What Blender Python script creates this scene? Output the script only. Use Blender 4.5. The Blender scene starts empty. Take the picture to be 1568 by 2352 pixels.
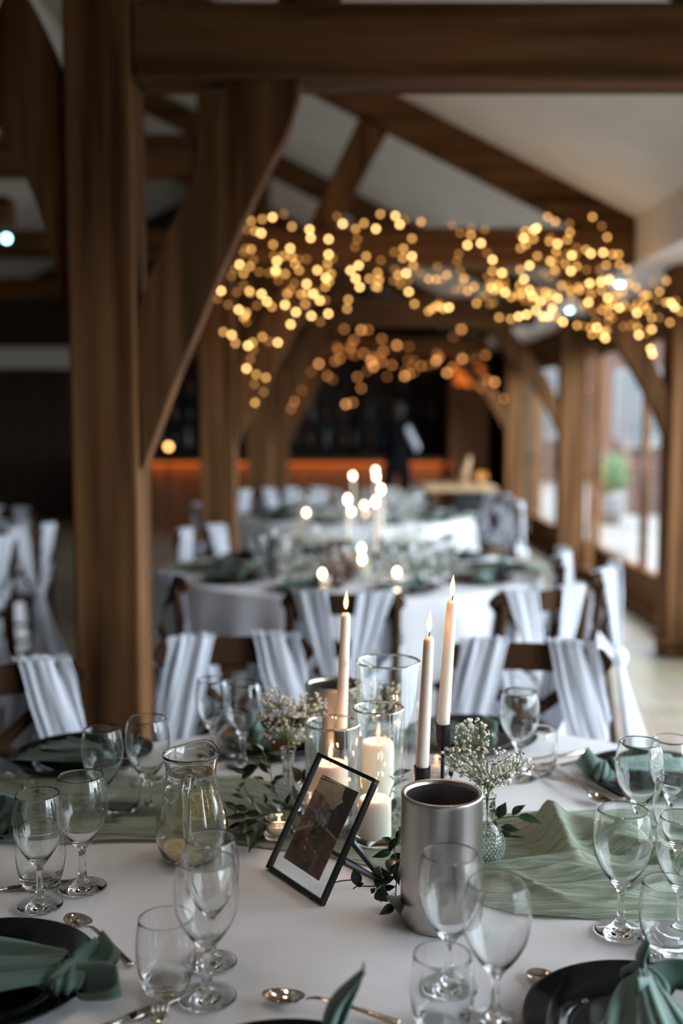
import bpy, math, random
from mathutils import Vector, Matrix, noise
R = math.radians
PI = math.pi
C = bpy.context.scene.collection
scn = bpy.context.scene

# ---------------------------------------------------------------- camera
CAMZ, PITCH, FPX = 1.50, R(4.97), 2450.0
cam_d = bpy.data.cameras.new('camera'); cam = bpy.data.objects.new('camera', cam_d); C.objects.link(cam)
cam.location = (0, 0, CAMZ); cam.rotation_euler = (PI/2 - PITCH, 0, 0)
cam_d.sensor_fit = 'VERTICAL'; cam_d.sensor_height = 36.0; cam_d.lens = 36.0*FPX/2352.0
cam_d.clip_start = 0.05; cam_d.clip_end = 200
cam_d.dof.use_dof = True; cam_d.dof.focus_distance = 1.66; cam_d.dof.aperture_fstop = 1.7
scn.camera = cam
# ---------------------------------------------------------------- world, exposure
scn.view_settings.view_transform = 'Standard'; scn.view_settings.look = 'None'
scn.view_settings.gamma = 1.0; scn.view_settings.use_curve_mapping = False
scn.view_settings.exposure = 0.0
w = bpy.data.worlds.new('overcast_sky'); scn.world = w; w.use_nodes = True
bg = w.node_tree.nodes['Background']; bg.inputs[0].default_value = (0.80, 0.90, 1.0, 1); bg.inputs[1].default_value = 15.5
cy = scn.cycles
cy.max_bounces = 20; cy.transmission_bounces = 20; cy.transparent_max_bounces = 24
cy.diffuse_bounces = 4; cy.glossy_bounces = 6
cy.sample_clamp_indirect = 5.0; cy.blur_glossy = 0.5
cy.use_adaptive_sampling = False
cy.use_denoising = True

TT = 0.76                       # table top height
def ray(px, py):
    dx = (px-784)/FPX; dy = -(py-1176)/FPX
    return Vector((dx, math.cos(PITCH)+dy*math.sin(PITCH), -math.sin(PITCH)+dy*math.cos(PITCH)))
def at(px, py, Y):              # the point seen at a pixel, Y metres ahead
    d = ray(px, py); return Vector((0,0,CAMZ)) + d*(Y/d.y)
def on(px, py, z=TT):           # the point seen at a pixel, at height z
    d = ray(px, py); return Vector((0,0,CAMZ)) + d*((z-CAMZ)/d.z)

# daylight portals: guide the sky's light through the window openings
def portal(y0, y1):
    l = bpy.data.lights.new('window_portal', 'AREA'); l.shape = 'RECTANGLE'; l.size = 2.0; l.size_y = abs(y1-y0); l.cycles.is_portal = True
    o = bpy.data.objects.new('window_portal', l); C.objects.link(o)
    o.location = (2.38, (y0+y1)/2, 1.2); o.rotation_euler = (0, PI/2, 0)
for a, b in ((-0.4,3.2),(3.5,6.5),(6.9,9.8),(10.1,13.1)): portal(a, b)

# unseen warm spots without fixtures, added to brighten the near table
for lx, ly in ((-0.75,0.9),(0.45,1.9),(-0.45,1.9)):
    l = bpy.data.lights.new('table_fill_spot', 'SPOT'); l.energy = 13; l.color = (1.0,0.82,0.66); l.spot_size = R(62); l.spot_blend = 0.8; l.shadow_soft_size = 0.12
    o = bpy.data.objects.new('table_fill_spot', l); C.objects.link(o); o.location = (lx, ly, 3.0)
# ---------------------------------------------------------------- materials
def mat(name, col, rough=0.6, metal=0.0, spec=0.5, **kw):
    m = bpy.data.materials.new(name); m.use_nodes = True
    b = m.node_tree.nodes['Principled BSDF']
    b.inputs['Base Color'].default_value = (*col, 1); b.inputs['Roughness'].default_value = rough
    b.inputs['Metallic'].default_value = metal; b.inputs['Specular IOR Level'].default_value = spec
    for k, v in kw.items():
        b.inputs[k.replace('_', ' ')].default_value = v
    return m
def noisy(m, c1, c2, scale=(1,1,1), detail=6, bump=0.0, lo=0.35, hi=0.65, coord='Object', ns=1.0, bdist=0.01):
    nt = m.node_tree; N = nt.nodes; L = nt.links; b = N['Principled BSDF']
    tc = N.new('ShaderNodeTexCoord'); mp = N.new('ShaderNodeMapping'); mp.inputs['Scale'].default_value = scale
    n = N.new('ShaderNodeTexNoise'); n.inputs['Scale'].default_value = ns; n.inputs['Detail'].default_value = detail
    r = N.new('ShaderNodeValToRGB')
    r.color_ramp.elements[0].position = lo; r.color_ramp.elements[0].color = (*c1, 1)
    r.color_ramp.elements[1].position = hi; r.color_ramp.elements[1].color = (*c2, 1)
    L.new(tc.outputs[coord], mp.inputs[0]); L.new(mp.outputs[0], n.inputs['Vector'])
    L.new(n.outputs['Fac'], r.inputs[0]); L.new(r.outputs[0], b.inputs['Base Color'])
    if bump:
        bp = N.new('ShaderNodeBump'); bp.inputs['Strength'].default_value = bump; bp.inputs['Distance'].default_value = bdist
        L.new(n.outputs['Fac'], bp.inputs['Height']); L.new(bp.outputs[0], b.inputs['Normal'])
    return m
def oak(name, c1, c2, ax):
    s = [15, 15, 15]; s[ax] = 0.9
    return noisy(mat(name, c1, 0.75, spec=0.08), c1, c2, tuple(s), 8, 0.3, 0.25, 0.85)
OD, OL = (0.022,0.0088,0.0032), (0.24,0.112,0.044)
oak_x, oak_y, oak_z = oak('oak_along_x', OD, OL, 0), oak('oak_along_y', OD, OL, 1), oak('oak_along_z', OD, OL, 2)
chair_wood = oak('dark_stained_chair_wood', (0.018,0.008,0.004), (0.065,0.030,0.013), 2)
panel_wood = oak('dark_panelling', (0.035,0.026,0.018), (0.075,0.05,0.03), 2)
bar_wood = oak('bar_oak', (0.10,0.045,0.018), (0.22,0.10,0.045), 2)
pale_wood = oak('pale_oak_top', (0.42,0.27,0.15), (0.55,0.37,0.22), 0)
plaster = noisy(mat('cream_plaster', (0.5,0.46,0.4), 0.9, spec=0.2), (0.76,0.72,0.66), (0.82,0.78,0.72), (3,3,3), 4, 0.05)
floor_m = mat('stone_floor', (0.5,0.42,0.33), 0.42, spec=0.35)
def floor_nodes(m):
    nt = m.node_tree; N = nt.nodes; L = nt.links; b = N['Principled BSDF']
    tc = N.new('ShaderNodeTexCoord'); br = N.new('ShaderNodeTexBrick'); br.inputs['Scale'].default_value = 1.6
    br.inputs['Color1'].default_value = (0.27,0.215,0.155,1); br.inputs['Color2'].default_value = (0.34,0.28,0.21,1)
    br.inputs['Mortar'].default_value = (0.15,0.115,0.085,1); br.inputs['Mortar Size'].default_value = 0.008
    n = N.new('ShaderNodeTexNoise'); n.inputs['Scale'].default_value = 2.5; n.inputs['Detail'].default_value = 8
    mx = N.new('ShaderNodeMix'); mx.data_type = 'RGBA'; mx.blend_type = 'MULTIPLY'; mx.inputs[0].default_value = 0.5
    L.new(tc.outputs['Object'], br.inputs['Vector']); L.new(tc.outputs['Object'], n.inputs['Vector'])
    L.new(br.outputs['Color'], mx.inputs[6]); L.new(n.outputs['Color'], mx.inputs[7]); L.new(mx.outputs[2], b.inputs['Base Color'])
floor_nodes(floor_m)
def fabric(name, col, rough=0.9, wscale=900, bump=0.15, trans=0.0, tcol=None):
    m = mat(name, col, rough, spec=0.15); m.node_tree.nodes['Principled BSDF'].inputs['Sheen Weight'].default_value = 0.15
    nt = m.node_tree; N = nt.nodes; L = nt.links; b = N['Principled BSDF']
    tc = N.new('ShaderNodeTexCoord'); wv = N.new('ShaderNodeTexNoise'); wv.inputs['Scale'].default_value = wscale; wv.inputs['Detail'].default_value = 2
    bp = N.new('ShaderNodeBump'); bp.inputs['Strength'].default_value = bump; bp.inputs['Distance'].default_value = 0.001
    L.new(tc.outputs['Object'], wv.inputs['Vector']); L.new(wv.outputs['Fac'], bp.inputs['Height']); L.new(bp.outputs[0], b.inputs['Normal'])
    if trans:
        t = N.new('ShaderNodeBsdfTranslucent'); t.inputs[0].default_value = (*(tcol or col), 1)
        mx = N.new('ShaderNodeMixShader'); mx.inputs[0].default_value = trans
        L.new(b.outputs[0], mx.inputs[1]); L.new(t.outputs[0], mx.inputs[2]); L.new(mx.outputs[0], N['Material Output'].inputs[0])
    return m
cloth_m = fabric('white_tablecloth', (0.74,0.73,0.745), 0.85, 700, 0.1)
sash_m = fabric('white_chiffon', (0.70,0.715,0.77), 0.9, 400, 0.1, 0.30)
napkin_m = fabric('sage_green_napkin', (0.125,0.19,0.165), 0.8, 600, 0.1)
# crinkled gauze runner: fine relief of pulled threads
runner_m = fabric('sage_gauze', (0.40,0.45,0.34), 0.9, 500, 0.2, 0.25, (0.40,0.46,0.34))
def crinkle(m):
    nt = m.node_tree; N = nt.nodes; L = nt.links; b = N['Principled BSDF']
    tc = N.new('ShaderNodeTexCoord'); mp = N.new('ShaderNodeMapping'); mp.inputs['Scale'].default_value = (7, 130, 30)
    n = N.new('ShaderNodeTexNoise'); n.inputs['Scale'].default_value = 1.0; n.inputs['Detail'].default_value = 4; n.inputs['Distortion'].default_value = 0.9
    bp = N.new('ShaderNodeBump'); bp.inputs['Strength'].default_value = 0.9; bp.inputs['Distance'].default_value = 0.02
    L.new(tc.outputs['Object'], mp.inputs[0]); L.new(mp.outputs[0], n.inputs['Vector']); L.new(n.outputs['Fac'], bp.inputs['Height'])
    L.new(bp.outputs[0], b.inputs['Normal'])
crinkle(runner_m)
def glass(name, ior=1.5, col=(1,1,1), rough=0.0):
    m = mat(name, col, rough, IOR=ior); m.node_tree.nodes['Principled BSDF'].inputs['Transmission Weight'].default_value = 1.0
    return m
glass_m = glass('clear_glassware', 1.5, (0.985,0.995,0.99))
cut_glass = glass('textured_vase_glass', 1.45, (0.93,0.97,0.95), 0.03)
water_m = glass('water', 1.33, (0.93,0.94,0.90))
ice_m = glass('ice', 1.31, (0.95,0.97,0.97), 0.15)
def thin_glass(name, tint=(0.97,0.98,0.98), fr=1.5, extra=0.0):     # thin sheet: passes light straight, mirrors by Fresnel
    m = bpy.data.materials.new(name); m.use_nodes = True; nt = m.node_tree; N = nt.nodes; L = nt.links
    N.remove(N['Principled BSDF'])
    t = N.new('ShaderNodeBsdfTransparent'); t.inputs[0].default_value = (*tint, 1)
    g = N.new('ShaderNodeBsdfGlossy'); g.inputs['Roughness'].default_value = 0.0; g.inputs[0].default_value = (1,1,1,1)
    ge = N.new('ShaderNodeNewGeometry'); dt = N.new('ShaderNodeVectorMath'); dt.operation = 'DOT_PRODUCT'
    L.new(ge.outputs['Incoming'], dt.inputs[0]); L.new(ge.outputs['Normal'], dt.inputs[1])
    def mth(op, a_, b_=None, c_=None):
        n_ = N.new('ShaderNodeMath'); n_.operation = op
        for i_, q_ in enumerate((a_, b_, c_)):
            if q_ is None: continue
            if isinstance(q_, (int, float)): n_.inputs[i_].default_value = q_
            else: L.new(q_, n_.inputs[i_])
        return n_.outputs[0]
    f0 = ((fr-1)/(fr+1))**2
    one = mth('SUBTRACT', 1.0, mth('MINIMUM', mth('ABSOLUTE', dt.outputs['Value']), 1.0))
    fac = mth('MULTIPLY_ADD', mth('POWER', one, 5.0), 1-f0, f0)      # Schlick, the same from both sides
    mx = N.new('ShaderNodeMixShader'); L.new(fac, mx.inputs[0]); L.new(t.outputs[0], mx.inputs[1]); L.new(g.outputs[0], mx.inputs[2])
    L.new(mx.outputs[0], N['Material Output'].inputs[0])
    return m
pane_m = thin_glass('window_pane_glass'); vase_m = thin_glass('thin_vase_glass', (0.965,0.98,0.975), 1.45)
steel = mat('brushed_steel', (0.50,0.465,0.435), 0.26, 1.0)
def brushed(m):
    nt = m.node_tree; N = nt.nodes; L = nt.links; b = N['Principled BSDF']
    b.inputs['Anisotropic'].default_value = 0.5
    tc = N.new('ShaderNodeTexCoord'); mp = N.new('ShaderNodeMapping'); mp.inputs['Scale'].default_value = (900, 900, 6)
    n = N.new('ShaderNodeTexNoise'); n.inputs['Scale'].default_value = 1.0; n.inputs['Detail'].default_value = 2
    r = N.new('ShaderNodeMapRange'); r.inputs[3].default_value = 0.2; r.inputs[4].default_value = 0.42
    L.new(tc.outputs['Object'], mp.inputs[0]); L.new(mp.outputs[0], n.inputs['Vector']); L.new(n.outputs['Fac'], r.inputs[0]); L.new(r.outputs[0], b.inputs['Roughness'])
brushed(steel)
silver = mat('polished_cutlery', (0.66,0.60,0.54), 0.09, 1.0)
black_metal = mat('black_metal', (0.006,0.006,0.007), 0.38, spec=0.5)
plate_m = mat('black_glazed_charger', (0.004,0.006,0.007), 0.07, spec=0.28)
cream_m = mat('cream_card', (0.62,0.56,0.48), 0.7)
card_m = mat('white_card', (0.8,0.79,0.80), 0.7)
wax_m = mat('ivory_wax', (0.88,0.81,0.72), 0.42, spec=0.4)
for k, v in (('Subsurface Weight', 0.55), ('Subsurface Scale', 0.018)): wax_m.node_tree.nodes['Principled BSDF'].inputs[k].default_value = v
wax_m.node_tree.nodes['Principled BSDF'].inputs['Subsurface Radius'].default_value = (1.0,0.5,0.25)
wick_m = mat('burnt_wick', (0.02,0.015,0.012), 0.9)
leaf_m = noisy(mat('ruscus_leaf', (0.012,0.035,0.015), 0.32, spec=0.5), (0.004,0.013,0.005), (0.013,0.034,0.012), (25,25,25), 3)
stem_m = mat('green_stem', (0.05,0.075,0.03), 0.6)
gyp_stem = mat('pale_green_stem', (0.12,0.14,0.06), 0.6)
gyp_m = mat('cream_blossom', (0.74,0.69,0.60), 0.85); gyp_m.node_tree.nodes['Principled BSDF'].inputs['Subsurface Weight'].default_value = 0.2
gyp_m.node_tree.nodes['Principled BSDF'].inputs['Subsurface Scale'].default_value = 0.002
lemon_skin = mat('lemon_peel', (0.90,0.55,0.03), 0.5); lemon_pith = mat('lemon_pith', (0.92,0.88,0.70), 0.7); lemon_flesh = mat('lemon_flesh', (0.85,0.62,0.12), 0.4)
def emit(name, col, s, samp=None):
    m = bpy.data.materials.new(name); m.use_nodes = True; N = m.node_tree.nodes; N.remove(N['Principled BSDF'])
    e = N.new('ShaderNodeEmission'); e.inputs[0].default_value = (*col, 1); e.inputs[1].default_value = s
    m.node_tree.links.new(e.outputs[0], N['Material Output'].inputs[0])
    if samp: m.cycles.emission_sampling = samp
    return m
flame_m = emit('candle_flame', (1.0,0.62,0.30), 9)
flame_core = emit('candle_flame_core', (1.0,0.62,0.40), 2.3)
BULB = [emit('warm_bulb_bright', (1.0,0.58,0.20), 11), emit('warm_bulb', (1.0,0.50,0.13), 4.6), emit('warm_bulb_faint', (1.0,0.45,0.10), 1.7)]
BULB_FAR = [emit('amber_bulb_bright', (1.0,0.42,0.13), 5), emit('amber_bulb', (1.0,0.38,0.10), 2.4), emit('amber_bulb_faint', (1.0,0.35,0.09), 1.2)]
led_m = emit('amber_bar_led', (1.0,0.20,0.02), 0.7)
spot_m = emit('cool_downlight', (0.55,0.95,1.0), 60)
wire_m = mat('thin_copper_wire', (0.06,0.04,0.02), 0.5)
skin_m = mat('skin', (0.50,0.32,0.24), 0.6); black_cloth = mat('black_cloth', (0.004,0.004,0.005), 0.9, spec=0.05); hair_m = mat('dark_hair', (0.01,0.008,0.006), 0.7)
brick_m = mat('red_brick', (0.3,0.12,0.08), 0.9)
def brick_nodes(m):
    nt = m.node_tree; N = nt.nodes; L = nt.links; b = N['Principled BSDF']
    tc = N.new('ShaderNodeTexCoord'); mp = N.new('ShaderNodeMapping'); mp.inputs['Rotation'].default_value = (PI/2,0,0)
    br = N.new('ShaderNodeTexBrick'); br.inputs['Scale'].default_value = 4.0
    br.inputs['Color1'].default_value = (0.055,0.023,0.015,1); br.inputs['Color2'].default_value = (0.075,0.036,0.024,1); br.inputs['Mortar'].default_value = (0.085,0.074,0.065,1)
    L.new(tc.outputs['Object'], mp.inputs[0]); L.new(mp.outputs[0], br.inputs['Vector']); L.new(br.outputs['Color'], b.inputs['Base Color'])
brick_nodes(brick_m)
paving_m = noisy(mat('pale_paving', (0.4,0.38,0.35), 0.9), (0.11,0.105,0.097), (0.16,0.153,0.143), (2,2,2), 5)
roof_m = mat('slate_roof', (0.10,0.10,0.11), 0.8); hedge_m = mat('hedge_leaves', (0.05,0.11,0.04), 0.8)

# ---------------------------------------------------------------- mesh builder
class MB:
    def __init__(s): s.v = []; s.f = []; s.mi = []; s.cur = 0
    def add(s, vs, fs):
        o = len(s.v); s.v += [tuple(v) for v in vs]; s.f += [tuple(i+o for i in f) for f in fs]; s.mi += [s.cur]*len(fs); return s
    def box(s, x0, x1, y0, y1, z0, z1, M=None):
        vs = [Vector(p) for p in ((x0,y0,z0),(x1,y0,z0),(x1,y1,z0),(x0,y1,z0),(x0,y0,z1),(x1,y0,z1),(x1,y1,z1),(x0,y1,z1))]
        if M: vs = [M @ v for v in vs]
        return s.add(vs, [(3,2,1,0),(4,5,6,7),(0,1,5,4),(1,2,6,5),(2,3,7,6),(3,0,4,7)])
    def lathe(s, prof, n=40, M=None, off=(0,0)):
        vs = []; fs = []; rings = []
        for r, z in prof:
            if r < 1e-6:
                rings.append([len(vs)]); vs.append(Vector((off[0], off[1], z)))
            else:
                rings.append(list(range(len(vs), len(vs)+n)))
                vs += [Vector((off[0]+r*math.cos(2*PI*k/n), off[1]+r*math.sin(2*PI*k/n), z)) for k in range(n)]
        for a, b in zip(rings, rings[1:]):
            for k in range(n):
                k2 = (k+1) % n
                if len(a) == 1 and len(b) == 1: continue
                if len(a) == 1: fs.append((a[0], b[k2], b[k]))
                elif len(b) == 1: fs.append((a[k], a[k2], b[0]))
                else: fs.append((a[k], a[k2], b[k2], b[k]))
        if M: vs = [M @ v for v in vs]
        return s.add(vs, fs)
    def tube(s, pts, r, n=8, cap=True, flat=1.0, up=None):
        pts = [Vector(p) for p in pts]; rs = r if isinstance(r, (list, tuple)) else [r]*len(pts)
        vs = []; fs = []; prev = None
        for i, p in enumerate(pts):
            t = (pts[min(i+1, len(pts)-1)] - pts[max(i-1, 0)])
            t = t.normalized() if t.length > 1e-9 else Vector((0,0,1))
            if prev is None:
                a = up or (Vector((0,0,1)) if abs(t.z) < 0.9 else Vector((1,0,0)))
                a = (Vector(a) - t*t.dot(Vector(a))).normalized()
            else: a = (prev - t*t.dot(prev)).normalized()
            prev = a; b = t.cross(a)
            vs += [p + (a*math.cos(2*PI*k/n)*flat + b*math.sin(2*PI*k/n))*rs[i] for k in range(n)]
        for i in range(len(pts)-1):
            for k in range(n):
                k2 = (k+1) % n; fs.append((i*n+k, i*n+k2, (i+1)*n+k2, (i+1)*n+k))
        if cap: fs.append(tuple(reversed(range(n)))); fs.append(tuple(range((len(pts)-1)*n, len(pts)*n)))
        return s.add(vs, fs)
    def prism(s, poly, d, M=None):      # poly: list of 3D points, d: extrusion vector
        poly = [Vector(p) for p in poly]; d = Vector(d); n = len(poly)
        vs = poly + [p+d for p in poly]
        if M: vs = [M @ v for v in vs]
        return s.add(vs, [tuple(range(n)), tuple(reversed(range(n, 2*n)))] + [(i, i+n, (i+1) % n + n, (i+1) % n) for i in range(n)])
    def strip(s, A, B, d):              # solid between two polylines, extruded by d
        n = len(A); d = Vector(d); vs = [Vector(p) for p in A] + [Vector(p) for p in B]; vs += [v+d for v in vs]; fs = []; m = 2*n
        for i in range(n-1):
            fs += [(i, i+1, n+i+1, n+i), (m+i, m+n+i, m+n+i+1, m+i+1), (i, m+i, m+i+1, i+1), (n+i, n+i+1, m+n+i+1, m+n+i)]
        fs += [(0, n, m+n, m), (n-1, m+n-1, m+2*n-1, 2*n-1)]
        return s.add(vs, fs)
    def grid(s, fn, nu, nv, wrap=False):
        vs = [fn(i/(nu-1 if not wrap else nu), j/(nv-1)) for j in range(nv) for i in range(nu)]; fs = []
        for j in range(nv-1):
            for i in range(nu if wrap else nu-1):
                i2 = (i+1) % nu; fs.append((j*nu+i, j*nu+i2, (j+1)*nu+i2, (j+1)*nu+i))
        return s.add(vs, fs)
    def ball(s, c, r, nu=10, nv=6, M=None, sc=(1,1,1)):
        c = Vector(c); prof = [(math.sin(PI*j/nv), -math.cos(PI*j/nv)) for j in range(nv+1)]
        T = Matrix.Translation(c) @ (M or Matrix()) @ Matrix.Diagonal((r*sc[0], r*sc[1], r*sc[2], 1))
        return s.lathe([(max(0.0, a) if 0 < j < nv else 0.0, b) for j, (a, b) in enumerate(prof)], nu, T)
    def build(s, name, m, parent=None, smooth=True, angle=None, bevel=0.0, solid=0.0, sub=0):
        me = bpy.data.meshes.new(name); me.from_pydata(s.v, [], s.f)
        ms = m if isinstance(m, (list, tuple)) else [m]
        for q in ms: me.materials.append(q)
        if len(ms) > 1: me.polygons.foreach_set('material_index', s.mi)
        if smooth: me.polygons.foreach_set('use_smooth', [True]*len(me.polygons))
        me.update()
        if smooth and angle is not None: me.set_sharp_from_angle(angle=R(angle))
        o = bpy.data.objects.new(name, me); C.objects.link(o)
        if parent: o.parent = parent
        if bevel:
            b = o.modifiers.new('bevel', 'BEVEL'); b.width = bevel; b.segments = 2; b.limit_method = 'ANGLE'
        if solid:
            b = o.modifiers.new('solid', 'SOLIDIFY'); b.thickness = solid
        if sub:
            b = o.modifiers.new('sub', 'SUBSURF'); b.levels = sub; b.render_levels = sub
        return o
def tag(o, label=None, cat=None, group=None, kind=None):
    if label: o['label'] = label
    if cat: o['category'] = cat
    if group: o['group'] = group
    if kind: o['kind'] = kind
    return o
def thing(name, label, cat, loc=(0,0,0), rz=0.0, group=None):
    o = bpy.data.objects.new(name, None); C.objects.link(o); o.location = loc; o.rotation_euler = (0,0,rz); o.empty_display_size = 0.05
    return tag(o, label, cat, group)
def struct(o): o['kind'] = 'structure'; return o
def smoothprof(p, k=4):                 # Catmull-Rom through a lathe profile
    out = []
    for i in range(len(p)-1):
        a = p[max(i-1,0)]; b = p[i]; c = p[i+1]; d = p[min(i+2,len(p)-1)]
        for j in range(k):
            t = j/k; q = []
            for q0, q1, q2, q3 in zip(a, b, c, d):
                q.append(0.5*(2*q1 + (q2-q0)*t + (2*q0-5*q1+4*q2-q3)*t*t + (3*q1-q0-3*q2+q3)*t**3))
            out.append((max(q[0], 0.0), q[1]))
    out.append(p[-1]); return out
def curve3(p, k=6):
    out = []; p = [Vector(q) for q in p]
    for i in range(len(p)-1):
        a = p[max(i-1,0)]; b = p[i]; c = p[i+1]; d = p[min(i+2,len(p)-1)]
        for j in range(k):
            t = j/k; out.append(0.5*(2*b + (c-a)*t + (2*a-5*b+4*c-d)*t*t + (3*b-a-3*c+d)*t**3))
    out.append(p[-1]); return out
def dup(root, loc, rz=0.0, label=None, group=None, scale=None):
    r = root.copy(); C.objects.link(r); r.location = loc; r.rotation_euler = (0,0,rz)
    if scale: r.scale = (scale,)*3
    if label: r['label'] = label
    if group: r['group'] = group
    for ch in list(root.children):
        c = ch.copy(); C.objects.link(c); c.parent = r
        for g in ch.children:
            d = g.copy(); C.objects.link(d); d.parent = c
    return r
# ================================================================ THE ROOM
SX = 1.79            # inner face of the plaster fascia on the right
EZ = 2.60            # eave height
SL = 0.50            # ceiling slope
APX = -2.4           # ridge
b = MB(); b.box(-9, 2.52, -4, 16.6, -0.08, 0); struct(b.build('floor', floor_m, smooth=False))
# sloping plaster ceiling, two planes
b = MB(); zr = EZ+0.12+(SX-APX)*SL
b.prism([(SX,-4,EZ+0.12),(SX,-4,EZ+0.24),(APX,-4,zr+0.12),(-9,-4,zr-3.1),(-9,-4,zr-3.22),(APX,-4,zr)], (0,20.6,0))
struct(b.build('ceiling', plaster, smooth=False))
b = MB(); b.box(SX, SX+0.06, -4, 16.6, 2.44, EZ+0.24); struct(b.build('wall_right_fascia', plaster, smooth=False))
b = MB(); b.box(SX+0.06, 2.52, -4, 16.6, 2.445, 2.50); struct(b.build('ceiling_soffit', plaster, smooth=False))
b = MB(); b.box(-9, 2.5, 16.6, 16.7, 0, 6); struct(b.build('wall_back', panel_wood, smooth=False))
b = MB(); b.box(-9.1, -9, -4, 16.7, 0, 5); struct(b.build('wall_left', panel_wood, smooth=False))
b = MB(); b.box(-9.1, 2.5, -4.1, -4, 0, 6); struct(b.build('wall_front', panel_wood, smooth=False))
b = MB(); b.box(-9, -2.0, 16.5, 16.6, 2.28, 2.6); struct(b.build('trim_1', plaster, smooth=False))
# back wall boards
bw = bpy.data.objects['wall_back']; b = MB(); b.box(-0.14, 0.14, -0.03, 0, 0.12, 2.25)
board = b.build('board', panel_wood, bw, smooth=False); board.location = (-8.8, 16.6, 0)
for k in range(1, 24):
    o = board.copy(); C.objects.link(o); o.parent = bw; o.location = (-8.8+0.3*k, 16.6, 0)

# right wall: oak lintel, plinth, and glazed bays between the posts
b = MB(); b.box(2.30, 2.52, -4, 13.46, 2.16, 2.44); struct(b.build('trim_2', oak_y, smooth=False, bevel=0.01))
b = MB(); b.box(2.27, 2.52, -4, 13.46, 0, 0.10); struct(b.build('baseboard_right', oak_y, smooth=False, bevel=0.01))
b = MB(); b.box(2.30, 2.52, 13.46, 16.6, 0, 2.44); struct(b.build('wall_right', panel_wood, smooth=False))
b = MB(); b.box(2.30, 2.52, -4, -0.4, 0, 2.44); struct(b.build('wall_right', plaster, smooth=False))
bays = ((-0.4,3.25),(3.55,6.55),(6.80,9.80),(10.05,13.15))
for i, (y0, y1) in enumerate(bays):
    wn = thing('window_%d' % (i+1), None, None, (2.36, y0, 0)); wn['kind'] = 'structure'
    L_ = y1-y0; n = 2 if i >= 2 else 4
    b = MB(); b.box(-0.04,0.04,0,L_,0.10,0.34); b.build('bottom_rail', oak_y, wn, smooth=False, bevel=0.006)
    b = MB(); b.box(-0.04,0.04,0,L_,2.08,2.16); b.build('top_rail', oak_y, wn, smooth=False, bevel=0.006)
    for k in range(n+1):
        y = L_*k/n; b = MB(); b.box(-0.028,0.028,max(0,y-0.028),min(L_,y+0.028),0.34,2.08); b.build('mullion', oak_z, wn, smooth=False, bevel=0.005)
    for k in range(n):
        b = MB(); b.box(-0.003,0.003,L_*k/n+0.028,L_*(k+1)/n-0.028,0.34,2.08); b.build('pane', pane_m, wn, smooth=False)
        if i >= 2:
            b = MB(); yy = L_*(k+0.86)/n; b.tube([(-0.08,yy,0.95),(-0.08,yy,1.25)], 0.012); b.box(-0.08,-0.04,yy-0.008,yy+0.008,0.97,0.99); b.box(-0.08,-0.04,yy-0.008,yy+0.008,1.21,1.23)
            b.build('handle', black_metal, wn)

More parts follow.
